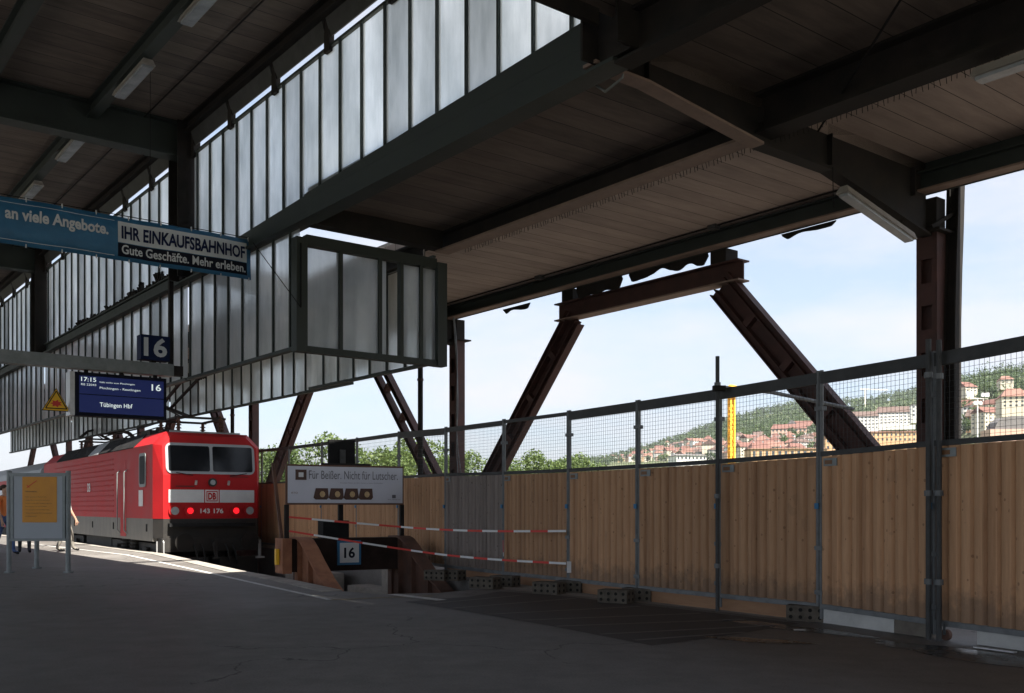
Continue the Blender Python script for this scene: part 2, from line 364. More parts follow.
patch = [gpt(405,602), gpt(470,597), gpt(500,591.5), gpt(560,596), gpt(640,605), gpt(712,613), gpt(800,624), gpt(740,634), gpt(652,646), gpt(560,628), gpt(470,612)]
sheet('patched_paving', patch, 'patch', .004)
mb = MB()
for a, b in [((432,604),(520,596)),((450,609),(575,599)),((487,615),(640,607)),((520,621),(700,614)),((556,627),(745,620)),((600,635),(775,626)),((635,641),(745,633))]:
    a, b = gpt(*a), gpt(*b); pa = offs([a,b], .032); pb = offs([a,b], -.032)
    mb.add([p+Vector((0,0,.0085)) for p in (pa[0],pa[1],pb[1],pb[0])], [(0,1,2,3)])
tag(mb.build('paving_joints', 'gap_strip'), kind='structure')
sheet('fence_footing_strip', [gpt(505,590), gpt(560,594.6), gpt(640,603.3), gpt(712,611.3), gpt(800,622), (3.25,10.35), (2.45,11.55), (1.7,12.75), (.9,14.0), (.1,15.4), (-.2,15.1)], 'concrete', .0065)
def blob(cx, cy, rx, ry, n=40, seed=0, rot=0):
    out = []
    for i in range(n):
        a = 2*math.pi*i/n; r = 1+.45*(noise.noise(Vector((math.cos(a)*1.6+seed, math.sin(a)*1.6, seed)))) + .15*noise.noise(Vector((math.cos(a)*5, math.sin(a)*5+seed, 3)))
        x, y = math.cos(a)*rx*r, math.sin(a)*ry*r
        out.append((cx+x*math.cos(rot)-y*math.sin(rot), cy+x*math.sin(rot)+y*math.cos(rot)))
    return out
sheet('puddle', blob(3.75, 7.9, 1.0, .28, seed=3, rot=-1.0), 'wet', .004)
sheet('damp_patch', blob(2.75, 9.75, .9, .16, seed=8, rot=-.95), 'wet', .0045)
sheet('damp_trail', blob(2.2, 8.8, .5, .12, seed=5, rot=-.5), 'wet', .0047)

TR = [(-1.95,15.3),(-3.0,17.2),(-4.6,20.2),(-6.1,22.95),(-8.07,26.32),(-12.9,33.2),(-17.8,40.2),(-24,48.6),(-34,61)]
def along(pts, step):
    out = []; carry = 0
    for a, b in zip(pts[:-1], pts[1:]):
        a, b = Vector(a+(0,)), Vector(b+(0,)); L = (b-a).length; d = (b-a)/L; s = carry
        while s < L: out.append((a+d*s, d)); s += step
        carry = s-L
    return out
sheet('track_bed', [(-59,-39),(180,-39),(180,150),(-160,150),(-160,57.5),(-59,57.5)], 'ballast', -.93, 'structure')
tk = thing('railway_track', 'rusty rail track with sleepers running from buffer stop under red locomotive', 'railway track', (-3,17.2,-.93))
for sgn in (-1,1):
    c = [p for p in offs(TR, sgn*.75)]; m = MB()
    for a, b in zip(c[:-1], c[1:]):
        m.ibeam(a+Vector((0,0,-.84)), b+Vector((0,0,-.84)), .12, .16, t=.03)
    m.build('rail', 'rail', tk, world=True)
for p, d in along(TR[1:], .65):
    m = MB(); n_ = Vector((d.y,-d.x,0)); m.beam(p-n_*1.25+Vector((0,0,-.94)), p+n_*1.25+Vector((0,0,-.94)), .24, .1); m.build('sleeper', 'sleeper', tk, world=True)

# ---- columns along the eave
def column(t, label):
    p = R(.28, t, 0); th = thing('roof_column', label, 'column', (p.x,p.y,-.95), TH, 'steel columns carrying the roof edge')
    top = (4.85 if t < 1 else 4.9)+.95
    for s in (-1,1):
        m = MB(); m.beam((0,s*.14,0),(0,s*.14,top), .22,.012, (0,1,0)); m.beam((-.105,s*.11,0),(-.105,s*.11,top),.012,.07,(0,1,0)); m.beam((.105,s*.11,0),(.105,s*.11,top),.012,.07,(0,1,0))
        m.build('channel', 'steel_red', th)
    MB().box(-.012,.012,-.135,.135,.02,top-.02).build('web','steel_red',th)
    z = .5
    while z < top:
        for sx in (-1,1): MB().box(sx*.115-.003,sx*.115+.003,-.13,.13,z,z+.3).build('batten_plate', 'steel_red', th)
        z += .62
    MB().box(-.22,.22,-.24,.24,top,top+.03).build('head_plate', 'steel_black', th)
    m = MB()
    m.box(-.11,.11,-.14,.14,top+.03,top+.46+.01); m.build('head_block', 'steel_black', th)
    return th
column(0, 'nearest twin-channel steel column behind the right end of the fence')
column(BAY, 'steel column right of the glazed box, left of the near sloping strut')
column(2*BAY, 'steel column rising just above the red locomotive cab')
column(3*BAY, 'far steel column hidden partly by the locomotive')
column(4*BAY, 'farthest steel column beyond the passenger coach')
# thin posts / downpipes
for i, (t, l) in enumerate([(BAY+1.0, 'thin dark downpipe beside the column right of the glazed box'), (2*BAY+.9, 'thin dark downpipe beside the column above the locomotive')]):
    p = R(-.05, t, 0); th = thing('downpipe', l, 'downpipe', (p.x,p.y,-.9), TH, 'downpipes by the roof columns')
    MB().tube((0,0,0),(0,0,6.3),.06,10).build('pipe','steel_black',th)
    m = MB(); [m.tube((0,0,z),(0,0,z+.05),.075,10) for z in (1.4,3.2,5.0)]; m.build('pipe_clip','steel_red',th)
# curved dark post right of near column
p = R(.42, -.22, 0); th = thing('curved_post', 'dark bent steel post right of the nearest column', 'post', (p.x,p.y,-.95), TH)
m = MB(); pts = [Vector((.0,0,0)),Vector((0,0,3.5)),Vector((.0,0,4.6)),Vector((.03,0,5.3)),Vector((.07,0,5.9)),Vector((.10,0,6.52))]
for a,b in zip(pts[:-1],pts[1:]): m.ibeam(a,b,.16,.17,(0,1,0),.02)
m.build('post','steel_black',th)
MB().beam((-.35,.1,5.85),(.08,0,6.1),.05,.05).build('tie_bar','steel_black',th)
# trestles
def trestle(tc, label, web=False):
    p = R(.3, tc, 0); th = thing('roof_trestle', label, 'trestle', (p.x,p.y,.75), TH, 'sloping steel trestles under the roof edge')
    zt = 4.82-.75
    for s in (-1,1):
        m = MB(); top = Vector((0, s*1.80, zt+.02)); bot = Vector((0, s*5.45, 0)); d = (bot-top).normalized(); n_ = Vector((0,-d.z,d.y))
        for k in (-1,1): m.ibeam(top+n_*k*.18, bot+n_*k*.18, .17, .13, n_, .018)
        if web: m.beam(top+Vector((.05,0,0)), bot+Vector((.05,0,0)), .02, .3, n_)
        lg = m.build('leg','steel_red',th)
        L = (bot-top).length; q = .9
        while q < L:
            c = top+d*q; MB().beam(c-n_*.11, c+n_*.11, .14, .12, d).build('batten_plate','steel_red',lg); q += 1.05
    MB().ibeam((0,-2.25,zt+.17),(0,2.25,zt+.17),.28,.34,t=.025,fl=1).build('top_beam',['steel_red','flange'],th)
    for s in (-1,1):
        MB().box(-.15,.15,s*1.85-.16,s*1.85+.16,zt+.34,zt+.55).build('bearing_block','steel_black',th)
    return th
trestle(5.4, 'nearest sloping trestle framing the sky above the wooden fence', True)
trestle(5.4+BAY, 'second sloping trestle whose legs straddle the advertising panel')
trestle(5.4+2*BAY, 'third sloping trestle partly hidden behind the locomotive roof')
trestle(5.4+3*BAY, 'fourth sloping trestle at the left beyond the poster stand')
trestle(5.4+4*BAY, 'farthest sloping trestle at the end of the roof')
m = MB(); a, b = R(.3,-6), R(.3,TEND)
m.beam(a+Vector((0,0,-.15)), b+Vector((0,0,-.15)), .7, 1.79); 
tag(m.build('parapet_wall','concrete'), 'low concrete parapet behind the fence carrying the steel columns', 'wall')
# ragged sheeting in the near trestle
def ragged(t0, t1, z1, lo, hi, seed, label):
    m = MB(); n = int((t1-t0)/.04); top = []; bot = []
    for i in range(n+1):
        t = t0+(t1-t0)*i/n; k = noise.noise(Vector((t*2.3, seed, 0)))*.5+.5; k2 = noise.noise(Vector((t*11, seed, 2)))*.5+.5
        h = lo+(hi-lo)*min(1,max(0,(k*1.5-.3)))*(.8+.3*k2)
        e = min(1, min(i, n-i)/3+.25)
        bot.append(Vector((.12+.03*math.sin(t*9), t, z1-h*e))); top.append(Vector((.12, t, z1)))
    pl = bot+top[::-1]
    vs = []; fs = []
    for i in range(n+1): vs += [bot[i], top[i], bot[i]+Vector((.02,0,0)), top[i]+Vector((.02,0,0))]
    for i in range(n):
        a = 4*i; b_ = a+4; fs += [(a,b_,b_+1,a+1),(a+2,a+3,b_+3,b_+2),(a,a+2,b_+2,b_),(a+1,b_+1,b_+3,a+3)]
    fs += [(0,1,3,2),(4*n,4*n+2,4*n+3,4*n+1)]
    m.add([R(v.x,v.y,v.z) for v in vs], fs)
    return tag(m.build('torn_sheeting','net'), label, 'torn sheeting', 'torn dark sheeting hanging under the roof edge')
ragged(3.75, 5.55, ZL-.0, .06, .30, 1.3, 'torn black sheeting hanging over right half of near trestle beam')
ragged(5.75, 6.95, ZL-.0, .14, .32, 4.1, 'torn black sheeting hanging over left half of near trestle beam')
ragged(8.35, 9.25, ZL-.06, .05, .12, 7.7, 'short torn black strip hanging left of the near trestle')
ragged(1.35, 2.3, ZL-.02, .05, .12, 9.2, 'short torn black strip hanging left of the striplight by the column')

# ---- the canopy itself
roof = thing('platform_canopy', 'dark boarded steel platform roof with high left hall and lower eave bays', 'station roof', (P0.x,P0.y,0), TH)
def part(name, fn, mats, parent=roof):
    m = MB(); fn(m); return m.build(name, mats, parent)
T0 = -14
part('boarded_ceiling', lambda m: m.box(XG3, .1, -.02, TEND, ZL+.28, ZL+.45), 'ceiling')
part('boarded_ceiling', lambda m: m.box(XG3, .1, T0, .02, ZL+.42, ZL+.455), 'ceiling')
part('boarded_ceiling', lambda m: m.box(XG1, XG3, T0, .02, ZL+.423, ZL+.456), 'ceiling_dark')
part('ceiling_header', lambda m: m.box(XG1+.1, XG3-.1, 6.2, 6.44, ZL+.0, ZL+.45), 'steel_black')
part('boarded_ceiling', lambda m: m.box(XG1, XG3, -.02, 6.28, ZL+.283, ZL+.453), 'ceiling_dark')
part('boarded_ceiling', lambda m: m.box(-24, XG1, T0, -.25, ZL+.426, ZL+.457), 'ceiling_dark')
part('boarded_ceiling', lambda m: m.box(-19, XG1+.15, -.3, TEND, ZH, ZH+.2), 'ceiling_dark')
for a_ in ((XG3,.1,T0,TEND),(XG1,XG3,T0,6.28),(-24,XG1,T0,-.3)):
    part('roof_covering', lambda m: m.box(a_[0]+.02,a_[1]+.35*(a_[1]>0),a_[2]+.02,a_[3]-.02,ZL+.46,ZL+.52), 'gravel_roof')  # unseen pale layer, added to reflect sunlight onto the glass screens
part('eave_beam', lambda m: (m.ibeam((0,T0,ZL+.13),(0,TEND,ZL+.13),.2,.26,t=.025,fl=1), m.box(.1,.13,T0,TEND,ZL-.01,ZL+.47)), ['steel_green','flange'])
part('gutter', lambda m: m.box(.135,.48,T0,TEND,ZL+.14,ZL+.32), 'steel_black')  # drawn out wider than the eave to keep sun off the trestles
part('purlin', lambda m: m.ibeam((XG3,T0,ZL+.195),(XG3,-.02,ZL+.195),.30,.45,t=.03), 'steel_black')
part('purlin', lambda m: m.ibeam((XG3,.02,ZL+.12),(XG3,6.38,ZL+.12),.26,.30,t=.03,fl=1), ['steel_black','flange'])
part('purlin', lambda m: m.ibeam((XG3,6.9,ZL+.12),(XG3,TEND,ZL+.12),.22,.30,t=.03), 'steel_black')
# bird spikes on the purlin
m = MB()
for i in range(150):
    t = -3+i*.06; x = XG3+.17+.01*math.sin(i*2.1); m.beam((x,t,ZL+.0),(x+random.uniform(-.01,.03),t,ZL-.075),.005,.005,(0,1,0))
m.beam((XG3+.17,-3,ZL+.0),(XG3+.17,6,ZL+.0),.03,.012); m.build('bird_spikes','black',roof)
part('edge_girder', lambda m: (m.beam((XG1,-.3,ZL+.14),(XG1,TEND,ZL+.14),.02,.24), m.beam((XG1,-.3,ZL+.02),(XG1,TEND,ZL+.02),.26,.035,mi=0), m.beam((XG1,-.3,ZL+.27),(XG1,TEND,ZL+.27),.14,.03)), 'steel_green')
part('web_plate', lambda m: m.hexa([(XG1-.075,-.3,ZL+.04),(XG1-.06,-.3,ZL+.04),(XG1-.06,9.2,ZL+.04),(XG1-.075,9.2,ZL+.04),(XG1-.075,-.3,ZL+.56),(XG1-.06,-.3,ZL+.56),(XG1-.06,9.2,ZL+.28),(XG1-.075,9.2,ZL+.28)]), 'steel_green')
part('web_plate', lambda m: m.hexa([(XG1-.077,-.3,ZL+.3),(XG1-.062,-.3,ZL+.3),(XG1-.062,6.2,ZL+.3),(XG1-.077,6.2,ZL+.3),(XG1-.077,-.3,ZL+.57),(XG1-.062,-.3,ZL+.57),(XG1-.062,6.2,ZL+.39),(XG1-.077,6.2,ZL+.39)]), 'steel_green')
tuft = MB(); rt = random.Random(9)
for i in range(230):
    t = rt.choice([rt.uniform(11.5,19.5), rt.uniform(12,16)]); h = rt.uniform(.02,.13)*(.4+noise.noise(Vector((t*1.7,0,0)))**2*6); h = min(h,.2)
    tuft.beam((XG1-.03+rt.uniform(-.03,.03),t,ZL+.28),(XG1-.03+rt.uniform(-.06,.06),t+rt.uniform(-.06,.06),ZL+.29+h),.05,.03,(0,1,0))
tag(tuft.build('moss_tufts','net',roof),kind='stuff')
part('purlin', lambda m: m.ibeam((XG1,T0,ZL+.195),(XG1,-.3,ZL+.195),.22,.45,t=.03), 'steel_black')
for x in (-9.2,-12.6,-16):
    part('purlin', lambda m: m.ibeam((x,T0,ZL+.195),(x,-.3,ZL+.195),.2,.45,t=.03), 'steel_black')
def girder(m, t):
    zb0, zb1 = ZL-.52, ZL+.02
    for (x0,x1,za,zb) in ((-2.1,.12,ZL-.12,zb0),(-3.4,-2.1,ZL-.12,ZL-.12),(-5.2,-3.4,ZL+.08,ZL-.12),(XG1-.15,-5.2,ZL+.08,ZL+.08)):
        m.hexa([(x0,t-.02,za),(x1,t-.02,zb),(x1,t+.02,zb),(x0,t+.02,za),(x0,t-.02,ZL+.44),(x1,t-.02,ZL+.44),(x1,t+.02,ZL+.44),(x0,t+.02,ZL+.44)])
        w_ = .09; m.hexa([(x0,t-w_,za-.03),(x1,t-w_,zb-.03),(x1,t+w_,zb-.03),(x0,t+w_,za-.03),(x0,t-w_,za),(x1,t-w_,zb),(x1,t+w_,zb),(x0,t+w_,za)], 1 if t < 1 and x1 < -3 else 0)  # pale left stretches paint the light on the near girder's flange
    for x in (-.25,-2.1,-3.4,-5.2): m.box(x-.01,x+.01,t-.085,t+.085,ZL+.1 if x<-3 else ZL-.09,ZL+.279)
for k in range(5):
    part('cross_girder', lambda m: girder(m, k*BAY), ['steel_black','flange'])
    if k: part('hall_girder', lambda m: (m.ibeam((-19,k*BAY,ZH-.33),(XG1,k*BAY,ZH-.33),.34,.65,t=.03)), 'steel_green')
    kk = k*BAY-(.28 if k==0 else 0)
    part('pillar', lambda m: m.ibeam((XG1-.08,kk,ZL+.05),(XG1-.08,kk,ZH-.02),.42,.5,(0,1,0),.03), 'steel_black')
part('gable_end', lambda m: m.box(-19,XG1-.3,-.30,-.25,ZL+.28,ZH), 'steel_black')  # unseen end wall, made solid to hold light out of the hall
for x in (-7.5,-9.2,-10.9,-12.6,-14.3,-16,-17.7):
    part('hall_purlin', lambda m: m.ibeam((x,-.2,ZH-.14),(x,TEND,ZH-.14),.18,.27,t=.025), 'steel_green')
part('hall_purlin', lambda m: m.ibeam((XG1-.1,-.2,ZH-.12),(XG1-.1,TEND,ZH-.12),.2,.22,t=.025), 'steel_black')
# angled vent flaps above the high glazing
for k in range(4):
    n = 6
    for i in range(n):
        t0 = k*BAY+.35+i*(BAY-.6)/n; t1 = t0+(BAY-.6)/n-.12
        part('vent_flap', lambda m: m.hexa([(XG1-.02,t0,7.80),(XG1+.0,t0,7.80),(XG1+.0,t1,7.80),(XG1-.02,t1,7.80),(XG1-.12,t0,8.12),(XG1-.10,t0,8.12),(XG1-.10,t1,8.12),(XG1-.12,t1,8.12)]), 'galv_dark')
        part('flap_post', lambda m: m.box(XG1-.05,XG1+.03,t1-.02,t1+.14,7.6,8.14), 'steel_black')
# cable hanging and diagonal stay
part('stay_cable', lambda m: m.tube((-2.7,-.3,ZL+.1),(-5.6,-3.6,ZL+.2),.012,6), 'black')
part('conduit', lambda m: (m.path([Vector((XG1+.22,-.1,6.4)),Vector((XG1+.22,-.1,5.5)),Vector((XG1+.24,-.05,5.38)),Vector((XG1+.3,.25,5.36)),Vector((XG1+.22,.35,5.46))],.014,6),), 'alu_dim')
for x0, t0, t1, z in ((XG3+.24, .2, 6.2, ZL+.262),(XG3+.30, .2, TEND, ZL+.262),(-.25, .2, TEND, ZL+.262),(-6.6,.3,TEND,ZH-.03)):
    part('conduit', lambda m: m.tube((x0,t0,z),(x0,t1,z),.014,6), 'steel_black')
for x0,t0 in ((XG3+.27,2.1),(XG3+.27,5.0),(-.25,3.3),(-.25,7.6)):
    part('junction_box', lambda m: m.box(x0-.06,x0+.06,t0-.08,t0+.08,ZL+.21,ZL+.279), 'galv_dark')
part('loose_wire', lambda m: m.path([Vector((-2.15,-.12,ZL-.14)),Vector((-2.16,-.13,ZL-.4)),Vector((-2.13,-.12,ZL-.62))],.006,5), 'black')
part('loose_wire', lambda m: m.path([Vector((-.25,.15,ZL-.3)),Vector((-.6,.3,ZL-.05)),Vector((-.9,.4,ZL+.0)),Vector((-1.3,.3,ZL+.1))],.008,5), 'black')
# ---- glazed screens
def screen(label, x, t0, t1, z0, z1, dt, off, slot=False, group='glazed screens of the hall', bottom=True, clear=False):
    p = R(x, t0, z0); th = thing('glazed_screen', label, 'glazed screen', p, TH, group)
    L = t1-t0; H = z1-z0
    ts = []; t = off
    while t < L-.05: 
        if t > .05: ts.append(t)
        t += dt
    ed = [.02]+ts+[L-.02]
    for a, b in zip(ed[:-1], ed[1:]):
        if b-a > .03: MB().box(.004,.012,a+.002,b-.002,.02,H-.02).build('glass_pane','wired_glass',th)
    for t in ts: MB().box(-.03,.03,t-.015,t+.015,.0,H).build('mullion','steel_green',th)
    m = MB(); m.box(-.03,.03,0,L,H,H+.035)
    if bottom: m.box(-.05,.05,0,L,-.05,.0)
    m.build('rail','steel_green',th)
    return th
gz0, gz1 = ZL+.30, 7.66
lab = ['nearest tall upper glass screen above the boarded bay', 'upper glass screen behind the hanging blue banner', 'upper glass screen above the track sixteen gantry', 'farthest upper glass screen at the left edge']
for k in range(4):
    screen(lab[k], XG1, k*BAY+(.27 if k else .04), (k+1)*BAY-.27, gz0, gz1, .602, .14 if k else .37, bottom=False)
TB = 6.5
lab = ['lower left glass screen of the smoke box, right of the banner', 'lower left glass screen of the smoke box behind the departure display', 'lower left glass screen of the smoke box at the left edge', 'farthest lower left glass screen of the smoke box']
for k, (a, b) in enumerate([(TB, BAY-.05),(BAY+.05, 2*BAY-.05),(2*BAY+.05, 3*BAY-.05),(3*BAY+.05, 4*BAY-.05)]):
    screen(lab[k], XG1, a, b, ZB+.06, ZL-.0, .602, .3)
lab = ['far-side glass screen of smoke box nearest the end panel', 'far-side glass screen of smoke box above the locomotive', 'far-side glass screen of smoke box at the left edge','farthest glass screen of the far side of the smoke box']
for k, (a, b) in enumerate([(TB+.1, BAY-.05),(BAY+.05, 2*BAY-.05),(2*BAY+.05, 3*BAY-.05),(3*BAY+.05, 4*BAY-.05)]):
    screen(lab[k], XG3+(.98 if k else 0), a, b, ZB+.06+(.20 if k else 0), ZL-.05, .602, .3)
# end panel of smoke box (runs along x)
p = R(XG1, TB, ZB); th = thing('glazed_end_panel', 'dark framed glass end panel closing the smoke box', 'glazed screen', p, TH)
W = XG3-XG1; H = ZL-.27-ZB
MB().box(.05,W*.268,-.012,-.004,.06,H-.02).build('glass_pane','wired_glass',th); MB().box(W*.272,W*.60,-.012,-.004,.06,H-.02).build('glass_pane','wired_glass',th)
MB().box(W*.71,W*.858,-.012,-.004,.06,H-.02).build('glass_pane','wired_glass',th); MB().box(W*.862,W-.05,-.012,-.004,.06,H-.02).build('glass_pane','wired_glass',th)
for q in (.27,.55,.71,.86): MB().box(W*q-.03,W*q+.03,-.05,.05,.05,H).build('mullion','steel_green',th)
for x0,x1,n_ in ((-.1,.08,'corner_post'),(W-.06,W+.12,'corner_post')): MB().box(x0,x1,-.1,.08,-.04,H+.1).build(n_,'steel_green',th)
MB().box(.08,W-.06,-.07,.07,H,H+.16).build('top_rail','steel_green',th)
MB().box(.08,W-.06,-.07,.07,-.04,.055).build('bottom_rail','steel_green',th)
m = MB(); m.tube((-.04,-.12,H),(-.04,-.12,.6),.012,6); m.tube((-.04,-.12,.6),(-.9,-.4,H-.2),.006,5); m.build('cable','black',th)

# ---- strip lights
def striplight(x, t, z, L, axis, label, w=.22, group='strip lights under the hall roof'):
    p = R(x,t,z); th = thing('strip_light', label, 'strip light', p, TH+(0 if axis=='t' else -math.pi/2), group)
    m = MB(); m.hexa([(-w/2,-L/2,0),(w/2,-L/2,0),(w/2,L/2,0),(-w/2,L/2,0),(-w/2+.04,-L/2+.02,.09),(w/2-.04,-L/2+.02,.09),(w/2-.04,L/2-.02,.09),(-w/2+.04,L/2-.02,.09)])
    m.build('housing','lamp_housing',th)
    MB().box(-w/2+.03,w/2-.03,-L/2+.04,L/2-.04,-.035,-.002).build('diffuser','lamp_glass',th)
    m = MB(); [m.box(-.02,.02,s*L/3-.015,s*L/3+.015,.09,.16) for s in (-1,1)]; m.build('bracket','steel_black',th)
    return th
for t, l in ((5.75,'strip light at the top edge of the picture left of the glazing'),(8.8,'nearest whole strip light under the dark hall ceiling'),(12.5,'second strip light just beyond the hall girder'),(15.8,'third strip light far left under the hall ceiling'),(19.1,'fourth strip light at the left picture edge')):
    striplight(-7.5, t, ZH-.42, 1.5, 't', l)
striplight(-1.0, -.0, ZL-.50, 1.6, 'x', 'sloping strip light beside the girder by the nearest column', .18, 'strip lights of the eave bay').rotation_euler[0] = -.205
striplight(-3.22, -3.0, ZL-.17, 1.3, 't', 'strip light under the purlin at the right picture edge', .2, 'strip lights of the eave bay')
# loose cables by the second column
m = MB(); c = R(-.2, BAY-.55, 0)
for k in range(2):
    pts = [c+V*(.02*k)+Vector((0,0,5.3))]
    for i in range(1,15): pts.append(c+V*(.02*k+.05*math.sin(i*.7+k))+U*(-.03*i+.03*math.sin(i+k))+Vector((0,0,5.3-i*.42)))
    m.path(pts,.013,5)
tag(m.build('hanging_cable','galv'), 'pair of grey cables hanging from the roof edge to the ground', 'cable')

# ================================================================= banner
bp = at(251, 15.86, 280); bh = .65
ban = thing('banner', 'long blue shopping banner hung across the platform, lettered in white', 'banner', bp, TH)
LN = 7.2
m = MB(); n = 60
def wav(x, z): return .018*math.sin(x*3.1+z*2)+.01*math.sin(x*7.7+z*5)
for i in range(n+1):
    x = -LN*i/n
    for j in range(4):
        z = bh*j/3; m.v.append(Vector((x, wav(x,z), z)))
    for j in range(4):
        z = bh*j/3; m.v.append(Vector((x, wav(x,z)+.006, z)))
for i in range(n):
    for j in range(3):
        a = 8*i+j; b = a+8; m.f.append((a,a+1,b+1,b)); m.m.append(0); m.f.append((a+4,b+4,b+5,a+5)); m.m.append(0)
    for (j0) in (0,3): a = 8*i+j0; m.f.append((a,a+8,a+12,a+4)); m.m.append(0)
for i in (0,n):
    for j in range(3): a=8*i+j; m.f.append((a,a+4,a+5,a+1)); m.m.append(0)
sheet_ob = m.build('banner_sheet','banner',ban, smooth=True)
def onban(name, x0, x1, z0, z1, mat, d=.004):
    m = MB(); k = max(1,int((x1-x0)/.1))
    for i in range(k):
        a = x0+(x1-x0)*i/k; b = x0+(x1-x0)*(i+1)/k
        m.add([(a,wav(a,z0)-d,z0),(b,wav(b,z0)-d,z0),(b,wav(b,z1)-d,z1),(a,wav(a,z1)-d,z1)],[(0,1,2,3)])
    return m.build(name, mat, ban)
def wave_text(o, d):
    for v in o.data.vertices: v.co.y = wav(v.co.x, v.co.z)-d
onban('white_field',-2.08,-.07,.27,.585,'banner_grey',.006)
onban('dark_field',-2.08,-.07,.06,.262,'ink')
onban('border_line',-LN+.02,-2.13,.578,.585,'banner_grey'); onban('border_line',-LN+.02,-2.13,.06,.068,'banner_grey')
for s_, ma, x, z, w_, h_, b_ in (('IHR EINKAUFSBAHNHOF','navy',-2.03,.325,1.93,.20,.03),('Gute Geschäfte. Mehr erleben.','banner_grey',-2.03,.10,1.93,.14,.02),('an viele Angebote.','banner_grey',-3.60,.30,1.38,.22,.03)):
    o = text('lettering', s_, ma, ban, x, 0, z, w_, h_, bold=b_); wave_text(o, .016)
for i in range(16):
    m = MB(); x = -.04-i*.47; m.box(x-.008,x+.008,wav(x,bh)-.01,wav(x,bh)+.012,bh-.03,bh+.035); m.build('clip','alu',ban); m = MB()
    m.box(x-.008,x+.008,wav(x,0)-.01,wav(x,0)+.012,-.02,.03)
    m.build('clip','alu',ban)
m = MB(); m.tube((0,.02,bh+.03),(-LN,.02,bh+.03),.006,6); m.tube((.0,.02,bh),( .9,1.2,ZL-bp.z+.1),.004,4)
for x in (-1.6,-4.8): m.tube((x,.02,bh+.03),(x,.02,ZH-bp.z),.004,4)
m.build('hanging_wire','black',ban)

# ================================================================= gantry with display
gp = at(173, 18.2, 377); gz = gp.z
g = thing('sign_gantry', 'grey box beam across the platform carrying track number and display', 'gantry', (gp.x,gp.y,gz), TH)
MB().box(-8,-.02,-.11,.11,0,.22).build('beam','alu_dim',g)
MB().box(-.02,.16,-.09,.09,.02,.2).build('beam_end','steel_black',g)
MB().box(-.08,-.0,-.04,.04,.222,ZL-gz+.02).build('hanger','steel_black',g)
MB().box(-5.6,-5.52,-.04,.04,.222,ZH-gz-.2).build('hanger','steel_black',g)
sg = thing('track_number_sign', 'small navy cube sign numbered 16 standing on the gantry', 'track sign', (gp.x-V.x*.36-U.x*.0, gp.y-V.y*.36, gz+.235), TH)
MB().box(-.26,.26,-.12,.12,.03,.48).build('sign_box','navy',sg)
MB().box(-.04,.04,-.04,.04,0,.03).build('foot','steel_black',sg)
text('number','16','banner_grey',sg,.0,-.124,.09,.42,.35,align='C',bold=.03)
dp = gp - V*.93; dd = thing('departure_display', 'blue lit departure display for track 16 hanging below the gantry', 'display', (dp.x,dp.y,gz-.82), TH)
MB().box(-.82,.76,-.14,.14,0,.76).build('case','ink',dd)
for z0,z1 in ((.06,.37),(.385,.70)):
    MB().box(-.75,.71,-.146,-.141,z0,z1).build('screen_field','screen',dd)
MB().box(-.90,-.822,-.14,.14,-.0,.76).build('case_edge','alu',dd)
m = MB(); [m.box(x-.03,x+.03,-.03,.03,.76,.82) for x in (-.6,0,.6)]; m.build('mount','steel_black',dd)
text('time','17:15','screen_text',dd,-.72,-.149,.60,.25,.075,bold=.012)
text('train_number','RE 22043','screen_text',dd,-.72,-.149,.53,.25,.035)
text('lettering','hält nicht von Plochingen','screen_text',dd,-.41,-.149,.585,.60,.035)
text('via','Plochingen - Reutlingen','screen_text',dd,-.41,-.149,.475,.70,.05)
text('track','16','screen_text',dd,.49,-.149,.52,.17,.12,bold=.012)
text('destination','Tübingen Hbf','screen_text',dd,-.41,-.149,.15,.56,.10,bold=.01)
wp = gp - V*2.02; wz = 2.86
ws = thing('warning_sign', 'yellow triangular warning sign hanging on a rod from the gantry', 'warning sign', (wp.x,wp.y,wz), TH)
def tri(m, h, y, mi, z0=0): m.prism([(-h*.577,y,z0),(h*.577,y,z0),(0,y,z0+h)],(0,.004,0),mi)
m = MB(); tri(m,.40,0,0); m.build('plate','ink',ws)
m = MB(); tri(m,.37,-.006,0,.012); m.build('face','yellow',ws)
m = MB()
for i in range(3):
    c = [(-.17,.045),(.17,.045),(0,.345)]; a=c[i]; b=c[(i+1)%3]; m.beam((a[0],-.009,a[1]),(b[0],-.009,b[1]),.004,.016,(0,0,1) if i==0 else (1,0,0))
m.build('border','ink',ws)
m = MB(); pts=[]
for i in range(14):
    a = 2*math.pi*i/14; r = .085 if i%2 else .05; pts.append((math.cos(a)*r*1.2,-.012,.13+math.sin(a)*r*.8))
m.prism(pts,(0,.004,0)); m.build('emblem','red_sign',ws)
MB().tube((0,.0,.40),(0,.0,gz-wz),.012,8).build('rod','alu',ws)
# ================================================================= locomotive
def rounded(x0,x1,z0,z1,r,n=6):
    out = []
    for cx,cz,a0 in ((x1-r,z0+r,-90),(x1-r,z1-r,0),(x0+r,z1-r,90),(x0+r,z0+r,180)):
        for i in range(n+1):
            a = math.radians(a0+90*i/n); out.append((cx+r*math.cos(a), cz+r*math.sin(a)))
    return out
LR = math.radians(35); LC = Vector((-8.07,26.32,-.76))
lo = thing('locomotive', 'red electric locomotive with two cab windows and lit red tail lamps', 'locomotive', LC, LR)
LEN = 16.4
def ring(y, w, zt, zb=1.65, ch=.34): return [(-w,y,zb),(-w,y,zt-ch),(-w+ch,y,zt),(w-ch,y,zt),(w,y,zt-ch),(w,y,zb)]
m = MB(); rs = [(.06,1.30,1.65,2.85),]
ringsp = []
